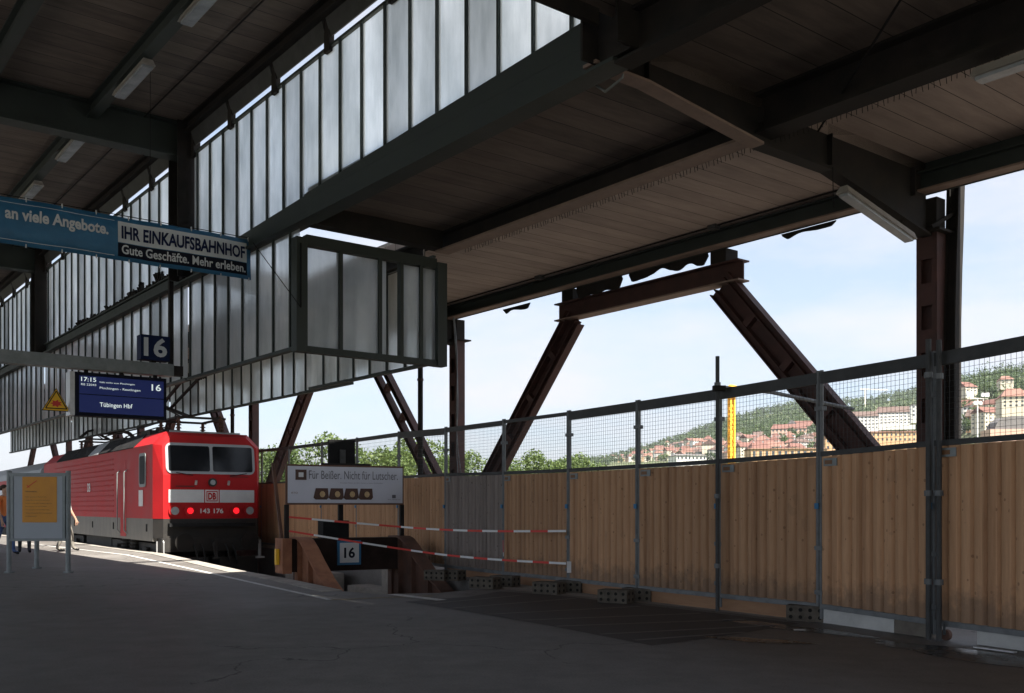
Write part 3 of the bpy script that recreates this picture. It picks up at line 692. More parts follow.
# front face leans back above the window sill: build rings with per-vertex y
def fring(dy, w, top=3.96, ch=.34):
    pts = [(-w,1.65),(-w,2.80),(-w,top-ch),(-w+ch,top),(w-ch,top),(w,top-ch),(w,2.80),(w,1.65)]
    return [(x, dy+max(0,(z-2.80))*.13*(1 if dy<.2 else 0), z) for x,z in pts]
rr = [fring(0,1.27,3.86,.28), fring(.36,1.44), fring(LEN-.36,1.44), [(x,LEN-(y),z) for x,y,z in fring(0,1.27,3.86,.28)]]
for r in rr: m.v += [Vector(p) for p in r]
for k in range(3):
    for i in range(8): m.f.append((8*k+i,8*k+(i+1)%8,8*k+8+(i+1)%8,8*k+8+i)); m.m.append(0)
m.f.append((0,7,6,1)); m.f.append((1,6,5,4,3,2)); m.m += [0,0]
m.f.append(tuple(range(24,32))); m.m.append(0)
m.build('body','red',lo)
m = MB()
q = [(-1.27,0),(1.27,0),(1.44,.36),(1.44,LEN-.36),(1.27,LEN),(-1.27,LEN),(-1.44,LEN-.36),(-1.44,.36)]
m.prism([(x*.997,y+.01*(1 if y<1 else -1),1.05) for x,y in q[2:4]+q[6:]][:4], (0,0,.6)); 
m.prism([(x*.997,y+.003,1.14) for x,y in [(-1.44,.36),(-1.27,.0),(1.27,.0),(1.44,.36)]], (0,0,.51),1)
m.build('skirt',['loco_grey','loco_dark'],lo)
# side ribs
for s in (-1,1):
    m = MB()
    for i in range(11): z = 1.82+i*.155; m.box(s*1.44-.009,s*1.44+.009,4.6,LEN-2.6,z,z+.035)
    m.build('side_ribs','red_dull',lo)
    for (y0,y1,ma) in ((2.3,4.6,'roof_dark'),(4.66,6.6,'roof_dark'),(6.66,8.0,'roof_light'),(8.06,10.6,'roof_dark'),(10.66,13.4,'roof_dark')):
        m = MB(); x0,z0,x1,z1 = s*1.44, 3.60, s*1.10, 3.98
        n_ = Vector((s*.38,0,.34)).normalized()*.02
        p = [Vector((s*1.455,y0,3.62)),Vector((s*1.455,y1,3.62)),Vector((s*1.08,y1,4.02)),Vector((s*1.08,y0,4.02))]
        m.hexa([p[0]-n_,p[1]-n_,p[1]+n_*.6,p[0]+n_*.6,p[3]-n_,p[2]-n_,p[2]+n_*.6,p[3]+n_*.6]); m.build('roof_panel',ma,lo)
    # cab side window, door handrails
    m = MB(); m.prism([(s*1.445,a,b) for a,b in rounded(.98,1.66,2.50,3.42,.12)],(s*.02,0,0)); w_ = m.build('side_window','alu_dim',lo)
    m = MB(); m.prism([(s*1.467,a,b) for a,b in rounded(1.06,1.58,2.58,3.34,.09)],(s*.004,0,0)); m.build('pane','pane_side',w_)
    for y in (3.05,3.85):
        m = MB(); m.path([Vector((s*1.44,y,1.2)),Vector((s*1.52,y,1.3)),Vector((s*1.52,y,2.95)),Vector((s*1.44,y,3.02))],.017,8); m.build('handrail','alu_dim',lo)
    m = MB(); m.box(s*1.44-.006,s*1.44+.006,3.15,3.78,1.12,3.3); d_ = m.build('cab_door','red',lo)
    m = MB(); m.box(s*1.45-.004,s*1.45+.006,1.3,1.72,1.98,2.42); m.build('notice_plate','white',lo)
    for y in (.9,4.6,7.4,10.2,13):
        MB().box(s*1.44-.006,s*1.44+.008,y,y+.12,1.3,1.5).build('latch','black',lo)
mS = text('side_label','DB','white',lo,0,0,0,.42,.28,bold=.02); mS.name='side_emblem'
for v in mS.data.vertices: x=v.co.x; z=v.co.z; v.co=Vector((-1.463, 8.1-x, 2.45+z))
# front windows
def yf(z): return max(0,(z-2.80))*.13
def fpoly(pts, push, d=.012):   # polygon on the leaning cab front
    m = MB(); m.prism([(x, yf(z)-push, z) for x,z in pts], (0,-d,0)); return m
w_ = fpoly(rounded(-1.20,1.20,2.84,3.66,.17),-.002,.03).build('windscreen','poster_grey',lo)
for x0,x1 in ((-1.13,-.04),(.04,1.13)):
    n = 5; pts = rounded(x0,x1,2.91,3.59,.05)
    big = [(x,z) for x,z in pts]
    fpoly(big,.030,.004).build('pane','glass_dark',w_)
m = MB(); [m.beam((sx*.95,-.05,2.87),(sx*.5,-.03,2.80),.015,.02) for sx in (-1,1)]; m.build('wiper','black',lo)
# stripes, emblem, number
for x0,x1 in ((-1.13,-.20),(.22,1.18)): MB().box(x0,x1,-.008,-.001,2.08,2.42).build('white_stripe','banner_grey',lo)
MB().box(-.17,.19,-.010,-.001,2.08,2.42).build('emblem_plate','white',lo)
MB().box(-.14,.16,-.014,-.0102,2.11,2.39).build('emblem_field','red',lo)
MB().box(-.115,.135,-.018,-.0142,2.135,2.365).build('emblem_inner','white',lo)
text('emblem_letters','DB','red',lo,.01,-.021,2.155,.215,.19,align='C',bold=.05)
text('running_number','143 176','white',lo,.01,-.006,1.79,.62,.13,align='C',bold=.025)
for x,r,kind in ((-.98,.13,'w'),(-.58,.13,'r'),(.66,.13,'r'),(1.04,.13,'w'),(.02,.085,'u')):
    z = 1.86 if kind!='u' else 2.62
    bz = MB().tube((x,.02,z),(x,-.05,z),r+.03,20).build('lamp_bezel','red_dull' if kind!='u' else 'loco_dark',lo)
    MB().tube((x,-.045,z),(x,-.062,z),r*(.82 if kind!='r' else .62),20).build('lens',{'w':'lamp_glass','r':'tail_red','u':'lamp_glass'}[kind],bz)
for x in (-.42,.46): MB().tube((x,-.0,2.56),(x,-.05,2.66),.035,8).build('marker_lamp','alu',lo)
m = MB(); m.box(-.95,-.45,-.02,-.0,2.50,2.52); m.box(.5,1.0,-.02,0,2.77,2.785); m.build('grab_rail','loco_dark',lo)
MB().box(-1.15,1.15,-.16,-.0,1.44,1.53).build('front_step','roof_dark',lo)
MB().box(-1.32,1.32,-.06,.5,.78,1.14).build('buffer_beam','loco_dark',lo)
for x in (-.875,.875):
    b_ = MB().tube((x,-.06,1.04),(x,-.50,1.04),.10,12).build('buffer','loco_dark',lo)
    MB().tube((x,-.50,1.04),(x,-.54,1.04),.24,20).build('buffer_head','steel_black',b_)
m = MB(); m.beam((0,-.05,1.0),(0,-.35,1.0),.07,.16); m.tube((-.05,-.3,1.02),(-.02,-.38,.62),.03,8); m.tube((.05,-.3,1.02),(.02,-.38,.62),.03,8); m.tube((-.1,-.38,.6),(.1,-.38,.6),.04,8); m.build('coupling_hook','loco_dark',lo)
for x in (-.5,-.3,.35,.55):
    m = MB(); m.path([Vector((x,-.06,.98)),Vector((x+.03,-.2,.8)),Vector((x+.06,-.22,.55)),Vector((x+.1,-.12,.42))],.025,6); m.build('brake_hose','rubber',lo)
m = MB()
for s in (-1,1):
    m.hexa([(s*.15,-.25,.12),(s*1.28,-.02,.12),(s*1.28,.02,.12),(s*.15,-.21,.12),(s*.15,-.2,.62),(s*1.28,.03,.62),(s*1.28,.07,.62),(s*.15,-.16,.62)])
m.build('track_guard','loco_dark',lo)
for s in (-1,1):
    m = MB(); m.path([Vector((s*1.28,-.1,.62)),Vector((s*1.28,-.1,1.02)),Vector((s*1.28,.0,1.12))],.02,6); m.box(s*1.36-.14,s*1.36+.10,-.05,.3,.55,.6); m.path([Vector((s*1.4,.1,.58)),Vector((s*1.4,.1,1.06))],.018,6); m.build('shunter_step','alu',lo)
# bogies
for yc in (3.6, LEN-3.6):
    for ya in (yc-1.65, yc+1.65):
        m = MB()
        for s in (-1,1): m.tube((s*.68,ya,.625),(s*.82,ya,.625),.625,24)
        m.tube((-.7,ya,.625),(.7,ya,.625),.09,8); m.build('wheelset','loco_dark',lo)
    for s in (-1,1):
        m = MB(); m.beam((s*1.08,yc-2.5,.85),(s*1.08,yc+2.5,.85),.12,.22)
        for ya in (yc-1.65,yc+1.65): m.box(s*1.15-.1,s*1.15+.1,ya-.22,ya+.22,.42,.85)
        for k in (-.5,.5): m.tube((s*1.18,yc+k,.5),(s*1.18,yc+k,1.04),.14,12)
        m.box(s*1.15-.08,s*1.15+.1,yc-.3,yc+.3,.35,.6)
        m.tube((s*1.2,yc-1.1,.75),(s*1.2,yc-2.2,.55),.05,8)
        bg = m.build('bogie_frame','loco_dark',lo)
        for k in (-.5,.5):
            c_ = MB()
            for i in range(5): c_.tube((s*1.2,yc+k,.56+i*.1),(s*1.2,yc+k,.60+i*.1),.17,12)
            c_.build('coil_spring','steel_black',bg)
MB().box(-1.1,1.1,6.4,10,.35,1.04).build('transformer_tank','loco_dark',lo)
# roof equipment
def pantograph(y0, up, xo=0, par=lo):
    m = MB(); m.beam((-.7,y0,4.42),(.7,y0,4.42),.07,.06); m.beam((-.7,y0+1.7,4.42),(.7,y0+1.7,4.42),.07,.06)
    for s in (-1,1): m.beam((s*.6,y0,4.42),(s*.6,y0+1.7,4.42),.06,.06)
    pf = m.build('pantograph','loco_dark',par)
    m = MB(); el = Vector((xo*.9,y0+1.9,4.75+.1*up)); hd = Vector((xo,y0+.2-.9*up,4.62+.80*up)); hw = .38 if xo else .95
    m.tube((xo*.6,y0+.1,4.45),el,.05,8); m.tube((xo*.6-.15,y0+.3,4.45),el+Vector((-.1,0,0)),.02,6)
    m.tube(el+Vector((-.15,0,0)),hd+Vector((-hw*.5,0,0)),.05,6); m.tube(el+Vector((.15,0,0)),hd+Vector((hw*.5,0,0)),.05,6)
    m.build('arm','loco_dark',pf)
    m = MB()
    for dy in (-.16,.16):
        q_ = -1 if xo else 1; pts = [hd+Vector((-hw,dy,-.22*q_)),hd+Vector((-hw*.75,dy,.0)),hd+Vector((-hw*.5,dy,.06)),hd+Vector((hw*.5,dy,.06)),hd+Vector((hw*.75,dy,.0)),hd+Vector((hw,dy,-.22*q_))]
        m.path(pts,.038,6)
    for x in (-hw*.5,hw*.5): m.tube(hd+Vector((x,-.16,.03)),hd+Vector((x,.16,.03)),.02,6)
    m.build('contact_strip','loco_dark',pf)
    for sx in (-.6,.6):
        for dy in (0,1.7):
            m = MB(); m.tube((sx,y0+dy,3.96),(sx,y0+dy,4.4),.045,10)
            for i in range(4): m.tube((sx,y0+dy,4.02+i*.09),(sx,y0+dy,4.05+i*.09),.09,12,.06)
            m.build('insulator','rust_dark',pf)
pantograph(.95,1.0,-.45); pantograph(11.6,.1)
for x,y in ((.55,.95),(.2,6.0),(-.3,9.6),(.4,10.8)):
    m = MB(); m.tube((x,y,3.96),(x,y,4.5),.04,10)
    for i in range(5): m.tube((x,y,4.03+i*.09),(x,y,4.06+i*.09),.09,12,.06)
    m.build('insulator','rust_dark',lo)
m = MB(); m.path([Vector((-.3,3.9,4.5)),Vector((-.3,6,4.46)),Vector((-.3,9.6,4.5)),Vector((-.3,11.2,4.48))],.025,6); m.path([Vector((.2,4.5,4.4)),Vector((.2,6,4.5)),Vector((.4,10.8,4.5))],.02,6)
m.box(-.7,.7,6.6,9.2,3.96,4.18); m.box(-.5,.1,4.2,5.2,3.96,4.28); m.tube((.0,5.3,4.3),(.7,5.5,4.3),.12,10); m.build('roof_gear','loco_dark',lo)
m = MB(); m.box(-1.0,.9,.34,.40,3.955,4.0); m.build('rain_gutter','roof_light',lo)
# ---- coach behind
CR = math.radians(35.5); cb = LC+Vector((-math.sin(LR),math.cos(LR),0))*(LEN+1.0)
co = thing('passenger_coach', 'red passenger coach with grey roof coupled behind the locomotive', 'railway coach', cb, CR)
m = MB(); prof = [(-1.4,1.0),(-1.4,3.2),(-1.3,3.5),(-.95,3.82),(0,3.98),(.95,3.82),(1.3,3.5),(1.4,3.2),(1.4,1.0)]
def loft(m, prof, y0, y1, i0, i1, mi=0, close=True):
    pr = prof[i0:i1+1]; n = len(pr); m.add([(x,y0,z) for x,z in pr]+[(x,y1,z) for x,z in pr],[(i,i+1,n+i+1,n+i) for i in range(n-1)]+([tuple(range(n)),tuple(range(2*n-1,n-1,-1))]),mi)
loft(m,prof[:2]+prof[7:],0,18,0,3); m.build('body','red',co)
m = MB(); loft(m,prof,0,18,1,7); m.build('roof','roof_light',co)
for s in (-1,1):
    MB().box(s*1.4-.01,s*1.4+.012,.3,17.7,2.1,2.95).build('window_band','glass_dark',co)
    MB().box(s*1.4-.012,s*1.4+.014,.3,17.7,1.55,1.65).build('white_line','white',co)
    for y in (1.2,14.5): MB().box(s*1.4-.015,s*1.4+.018,y,y+1.3,1.05,3.1).build('door','red_dull',co)
for yc in (3,15):
    m = MB(); 
    for ya in (yc-1.25,yc+1.25):
        for s in (-1,1): m.tube((s*.68,ya,.46),(s*.82,ya,.46),.46,20)
    for s in (-1,1): m.beam((s*1.0,yc-1.7,.6),(s*1.0,yc+1.7,.6),.12,.25)
    m.build('bogie','loco_dark',co)
MB().box(-1.0,1.0,5,13,.4,1.0).build('underframe','loco_dark',co)
MB().box(-.6,.6,-.7,0,1.2,3.3).build('gangway','rubber',co)

# ================================================================= buffer stop
BR = math.radians(29); BO = Vector((-2.79,17.35,-.76))
bs = thing('buffer_stop', 'rusty brown steel buffer stop with two sloping side frames', 'buffer stop', BO, BR)
zt = 1.42
for s in (-1,1):
    x = s*.93
    m = MB(); poly = [(x-.02,.42,0),(x-.02,.42,zt-.05),(x-.02,-.05,zt-.02),(x-.02,-.45,zt-.22),(x-.02,-1.85,.56),(x-.02,-2.3,.2),(x-.02,-2.4,0)]
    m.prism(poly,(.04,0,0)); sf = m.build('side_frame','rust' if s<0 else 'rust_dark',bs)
    m = MB(); cur = [Vector((x,.42,zt)),Vector((x,-.02,zt)),Vector((x,-.2,zt-.04)),Vector((x,-.45,zt-.16)),Vector((x,-.8,zt-.37)),Vector((x,-1.3,zt-.63)),Vector((x,-1.85,zt-.85)),Vector((x,-2.35,zt-1.15))]
    for a,b in zip(cur[:-1],cur[1:]): m.beam(a,b,.26,.03)
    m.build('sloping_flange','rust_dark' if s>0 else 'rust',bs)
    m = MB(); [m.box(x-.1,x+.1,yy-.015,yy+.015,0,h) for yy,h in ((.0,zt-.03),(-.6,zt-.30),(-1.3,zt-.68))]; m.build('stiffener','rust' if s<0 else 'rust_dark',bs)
MB().box(-1.15,1.13,.02,.42,zt-.58,zt-.01).build('buffer_beam','stop_brown',bs)
m = MB(); m.box(-1.3,-1.14,-.05,.42,zt-.6,zt+.0); m.build('beam_end','rust',bs)
MB().box(-1.37,-1.315,.1,.2,zt-.45,zt-.18).build('yellow_marker','yellow',bs)
MB().box(-.57,-.1,.0,.3,zt,zt+.30).build('stop_block','black',bs)
m = MB(); m.box(-.93,-.87,.42,.6,.0,.9); m.box(.87,.93,.42,.6,0,.9); m.beam((-.93,.5,.9),(.93,.5,.9),.2,.16); m.build('rear_brace','rust_dark',bs)
# 16 plate
pl = thing('track_number_plate', 'white plate with blue border numbered 16 on the buffer beam', 'number plate', BO+Matrix.Rotation(BR,3,'Z')@Vector((-.10,-.0,zt-.50)), BR)
MB().box(-.215,.215,-.02,.015,.02,.45).build('border','blue',pl)
MB().box(-.175,.175,-.026,-.021,.06,.41).build('plate','white',pl)
text('number','16','ink',pl,0,-.029,.14,.20,.19,align='C',bold=.03)
MB().box(-.10,.10,-.02,.0,0,.2).build('blue_tab','blue',thing('blue_label','small blue label on the left frame of the buffer stop','label',BO+Matrix.Rotation(BR,3,'Z')@Vector((-.79,-.48,.55)),BR))
# ad panel
ad = thing('advertising_panel', 'white advertising panel with four chocolates standing on posts over buffer stop', 'advertising panel', BO+Matrix.Rotation(BR,3,'Z')@Vector((-.10,.15,zt-.06)), BR)
a0, a1 = .64, 1.34
MB().box(-1.09,1.09,-.03,.03,a0,a1).build('frame','ink_brown' if 0 else 'rust_dark',ad)
MB().box(-1.065,1.065,-.036,-.031,a0+.03,a1-.03).build('poster','ad_white',ad)
for x in (-1.07,1.07): MB().box(x-.035,x+.035,-.02,.05,0.0,a0).build('post','steel_black',ad)
MB().beam((-1.12,.08,-.1),(-1.28,.12,1.36),.05,.06,(0,1,0)).build('side_post','rust_dark',ad)
text('slogan','Für Beißer. Nicht für Lutscher.','ink_grey',ad,-.69,-.04,a0+.45,1.66,.15)
text('small_print','Knackige Nüsse und feine Stücke in bester Schokolade','ink_grey',ad,-.12,-.04,a0+.375,.8,.022)
text('small_print','Seit 100 Jahren','ink_grey',ad,.78,-.04,a0+.085,.24,.018); text('small_print','RTO','ink_brown',ad,-1.0,-.04,a0+.19,.11,.03)
m = MB(); m.box(-.93,-.735,-.042,-.0365,a0+.43,a0+.61); m.build('logo_square','choco',ad)
m = MB(); m.box(-.875,-.79,-.046,-.0425,a0+.48,a0+.56); m.build('logo_inner','white',ad)
MB().box(.86,.93,-.042,-.0365,a0+.12,a0+.18).build('small_emblem','ink_grey',ad)
for i in range(4):
    x = -.47+i*.275; m = MB()
    pts = [(x-.14,-.037,a0+.12),(x-.10,-.037,a0+.09),(x+.10,-.037,a0+.09),(x+.135,-.037,a0+.13),(x+.12,-.037,a0+.29),(x-.10,-.037,a0+.29)]
    m.prism(pts,(0,-.008,0)); ch = m.build('chocolate_picture','choco',ad)
    m = MB(); pts = [(x+.02+.05*math.cos(a*.6283),-.047,a0+.185+.055*math.sin(a*.6283)) for a in range(10)]; m.prism(pts,(0,-.003,0)); m.build('nut_picture','nut',ch)
# dark signal box above
sb = thing('signal_screen', 'black square signal screen standing above the advertising panel', 'signal', BO+Matrix.Rotation(BR,3,'Z')@Vector((-.14,.30,zt-.06)), BR)
MB().box(-.24,.24,-.06,.02,1.38,1.80).build('screen','black',sb)
MB().box(-.05,.05,-.10,-.062,1.30,1.62).build('bracket','galv_dark',sb)
MB().box(-.04,.04,.0,.08,0.0,1.43).build('post','steel_black',sb)
mb = MB(); mb.box(-.45,.45,-.02,.02,a1,a1+.035) 
mb.build('top_clip','steel_black',ad)

# rubble and slabs in the pit
for i,(x,y,z,sx,sy,sz,r) in enumerate([(-1.0,18.0,-.95,1.6,.5,.55,.45),(-2.6,19.9,-.95,2.4,.5,.5,.6),(-.75,17.0,-.95,.9,.5,.62,.3),(-2.0,18.9,-.95,1.8,.4,.9,.5),(-4.7,23.2,-.95,2.6,.5,.65,.55)]):
    T = Matrix.Translation((x,y,z))@Matrix.Rotation(r+1.57,4,'Z'); m = MB(); m.box(-sx/2,sx/2,-sy/2,sy/2,0,sz,T=T)
    o = m.build('concrete_slab','concrete'); o.location.z = z
    tag(o, ['concrete slab in the pit right of the buffer stop','long concrete slab in the pit behind the buffer stop','short concrete slab at the foot of the grey fence panel','taller concrete slab between buffer stop and fence','concrete slab beside the track near the locomotive'][i],'slab','concrete slabs in the track pit')

# ================================================================= poster stand
pst = thing('poster_stand', 'grey steel poster stand with orange notice at the platform left side', 'poster stand', (-8.62,17.85,0), .03)
w = .53
for x,y in ((-w,0),(w,0),(-.64,1.35)):
    m = MB(); m.tube((x,y,0),(x,y,1.86 if y==0 else 1.80),.045,14); m.tube((x,y,0),(x,y,.03),.085,14); m.build('post','alu_dim',pst)
m = MB(); m.box(-w+.04,w-.04,-.02,.02,.58,1.82); m.box(-w+.02,w-.02,-.045,-.02,1.76,1.82); m.box(-w+.02,w-.02,-.045,-.02,.58,.63); m.box(-w+.04,-w+.09,-.045,-.02,.63,1.76); m.box(w-.09,w-.04,-.045,-.02,.63,1.76); m.build('display_case','alu_dim',pst)
m = MB(); m.box(-w+.09,w-.09,-.030,-.0205,.63,1.76); m.build('backing','poster_grey',pst)
m = MB(); m.box(-w,.1,.0,.0,0,0) if 0 else m.beam((-w,.02,1.7),(-.64,1.33,1.7),.03,.05); m.beam((w,.02,1.7),(-.64,1.33,1.7),.03,.05); m.build('brace','alu_dim',pst)
po = thing('notice', 'orange printed notice pinned inside the poster stand', 'notice', Vector((-8.62,17.85,0)), .03)
MB().box(-.28,.34,-.036,-.0305,.92,1.75).build('paper','orange',po)
text('heading','Information','ink_brown',po,-.22,-.039,1.47,.20,.03,bold=.01)
for i,s_ in enumerate(['Sehr geehrte Reisende,','wegen Bauarbeiten am Bahnhof','ändern sich die Abfahrtsgleise.','Bitte beachten Sie die Aushänge','und Ansagen auf dem Bahnsteig.','Vielen Dank für Ihr Verständnis.','Ihre Reiseauskunft']):
    text('print_line',s_,'ink_brown',po,-.22,-.039,1.37-i*.058,.38+.05*(i%3) if i<6 else .2,.022)
m = MB(); m.beam((-.2,-.039,1.55),(-.02,-.039,1.68),.004,.012,(1,0,0)); m.beam((-.2,-.039,1.60),(-.15,-.039,1.55),.004,.010,(1,0,0)); m.build('tick_mark','red_sign',po)

# ================================================================= people
def person(label, loc, rz, shirt, trousers, hairc, skin=(.45,.27,.19), stride=.25, H=1.75):
    vs = []; es = []; rad = []
    def j(p, r, par=None):
        vs.append(p); rad.append(r); i = len(vs)-1
        if par is not None: es.append((par,i))
        return i
    k = H/1.75
    pel = j((0,0,.95),.135); wa = j((0,.0,1.10),.125,pel); ch = j((0,.0,1.28),.15,wa); nb = j((0,0,1.44),.10,ch); nk = j((0,-.01,1.50),.055,nb); hd0 = j((0,-.02,1.58),.075,nk); hd = j((0,-.02,1.66),.095,hd0); ht = j((0,-.01,1.72),.07,hd)
    nose = j((0,-.125,1.635),.014,hd)
    for s in (-1,1):
        hip = j((s*.09,0,.90),.105,pel); kn = j((s*.10,-s*stride*.45-.03,.50),.065,hip); an = j((s*.10,-s*stride*.8+(.05 if s<0 else 0),.10),.045,kn); ft = j((s*.11,-s*stride*.8-.16,.04),.038,an)
        sh = j((s*.18,0,1.40),.062,nb); el = j((s*.235,.02+s*.08,1.12),.042,sh); wr = j((s*.25,-.05+s*.14,.88),.028,el); pm = j((s*.25,-.06+s*.15,.81),.034,wr)
        for q in range(4):
            f1 = j((s*.25+(.0), -.085+s*.15+q*.019, .745),.0095,pm); j((s*.245-s*.012, -.083+s*.15+q*.019, .70+.006*abs(q-1.5)),.008,f1)
        t1 = j((s*.235,-.105+s*.15,.80),.010,pm); j((s*.23,-.125+s*.15,.765),.009,t1)
    me = bpy.data.meshes.new('person'); me.from_pydata([Vector(v)*k for v in vs], es, []); o = bpy.data.objects.new('tmp', me); COL.objects.link(o)
    sk = o.modifiers.new('s','SKIN'); 
    for d, r in zip(me.skin_vertices[0].data, rad): d.radius = (r*k, r*k)
    me.skin_vertices[0].data[0].use_root = True
    su = o.modifiers.new('u','SUBSURF'); su.levels = 1; su.render_levels = 1
    dg = bpy.context.evaluated_depsgraph_get(); nm = bpy.data.meshes.new_from_object(o.evaluated_get(dg)); bpy.data.objects.remove(o)
    def pm_(n, c): return surf(n, c, tuple(x*1.15 for x in c), 8, .75, bs=.1)
    nm.materials.clear()
    for mt in (pm_('skin',skin), shirt, trousers, M['black']): nm.materials.append(mt)
    for p in nm.polygons:
        c = p.center/k; p.use_smooth = True
        mi = 0
        if c.z < .085: mi = 3
        elif c.z < .98 and abs(c.x) < .205: mi = 2
        elif c.z < 1.47 and not (abs(c.x) > .2 and c.z < 1.14): mi = 1
        p.material_index = mi
    r = bpy.data.objects.new('person', nm); COL.objects.link(r); r.location = loc; r.rotation_euler = (0,0,rz); tag(r, label, 'person')
    m = MB(); n=10; rings=4
    for a in range(rings+1):
        ph = math.pi/2*a/rings
        for b in range(n): th_ = 2*math.pi*b/n; m.v.append(Vector((math.cos(th_)*.098*math.sin(ph)*k,(.018+math.sin(th_)*.108*math.sin(ph))*k,(1.665+.10*math.cos(ph)-(.05 if math.sin(th_)>.2 and a==rings else 0))*k)))
    for a in range(rings):
        for b in range(n): m.f.append((a*n+b,a*n+(b+1)%n,(a+1)*n+(b+1)%n,(a+1)*n+b)); m.m.append(0)
    m.build('hair', hairc, r, smooth=True)
    for s in (-1,1): MB().tube((s*.034*k,-.105*k,1.665*k),(s*.034*k,-.112*k,1.665*k),.009*k,6).build('eye','black',r)
    return r
def cm(n,c): return surf(n,c,tuple(min(.9,x*1.2) for x in c),6,.8,bs=.2)
M['shirt_white']=cm('shirt_white',(.42,.42,.40)); M['trouser_beige']=cm('trouser_beige',(.20,.185,.16)); M['shirt_dark']=cm('shirt_dark',(.05,.06,.09)); M['trouser_dark']=cm('trouser_dark',(.025,.03,.04)); M['hair_brown']=cm('hair_brown',(.05,.03,.02)); M['shirt_orange']=cm('shirt_orange',(.6,.18,.05)); M['jeans']=cm('jeans',(.06,.1,.22)); M['hair_grey']=cm('hair_grey',(.25,.24,.22))
p = at(66.0,26.2); person('person in white shirt and pale trousers standing right of the poster stand', (p.x,p.y,0), 2.2, M['shirt_white'], M['trouser_beige'], 'hair_grey')
p = at(24.5,25.6); person('person in dark trousers walking behind the poster stand', (p.x,p.y,0), .5, M['shirt_dark'], M['trouser_dark'], 'hair_brown', stride=.32)
p = at(4.5,24.5); person('person in orange top and blue jeans at the left picture edge', (p.x,p.y,0), 1.2, M['shirt_orange'], M['jeans'], 'hair_brown')
# rucksack of the person in white
bp_ = at(70.0,26.25); 

# ================================================================= fence
FP = [Vector((5.9,4.75,0)),Vector((5.25,6.3,0)),Vector((4.55,7.63,0)),at(933,8.95)]+[at(px,Y) for px,Y in ((820,10.2),(719,11.4),(638,12.55),(569,13.9),(504,15.6),(446,17.6),(399,19.7),(357,22.0),(322,24.3),(289,26.6),(262,28.9),(238,31.3))]
for p_ in FP: p_.z = 0
topz = [2.66,2.66,2.64,2.60,2.60,2.57,2.55,2.55,2.58,2.62,2.70,2.74,2.80,2.84,2.90,2.95]
midz = [1.80,1.80,1.79,1.78,1.75,1.73,1.72,1.72,1.74,1.78,1.80,1.84,1.86,1.88,1.9,1.92]
botz = [.14,.14,.14,.15,.17,.17,.17,.17,.15,.14,.14,.14,.14,.14,.14,.14]
flab = ['fence panel beyond the right picture edge, second outward','fence panel just beyond the right picture edge','rightmost visible fence panel, right of the nearest column','wooden fence panel left of the nearest column above white slab',
 'wooden fence panel right of the tall scaffold pole','wooden fence panel left of the tall scaffold pole','wooden fence panel between the second and third perforated blocks','wooden fence panel where the barrier tape ends','grey weathered fence panel behind the barrier tape',
 'wooden fence panel just right of the advertising panel','narrow looking wooden fence panel behind right half of advertising panel','wooden fence panel behind the middle of the advertising panel','wooden fence panel behind left end of the advertising panel','reddish fence panel between locomotive and buffer stop','fence panel partly hidden behind the locomotive cab']
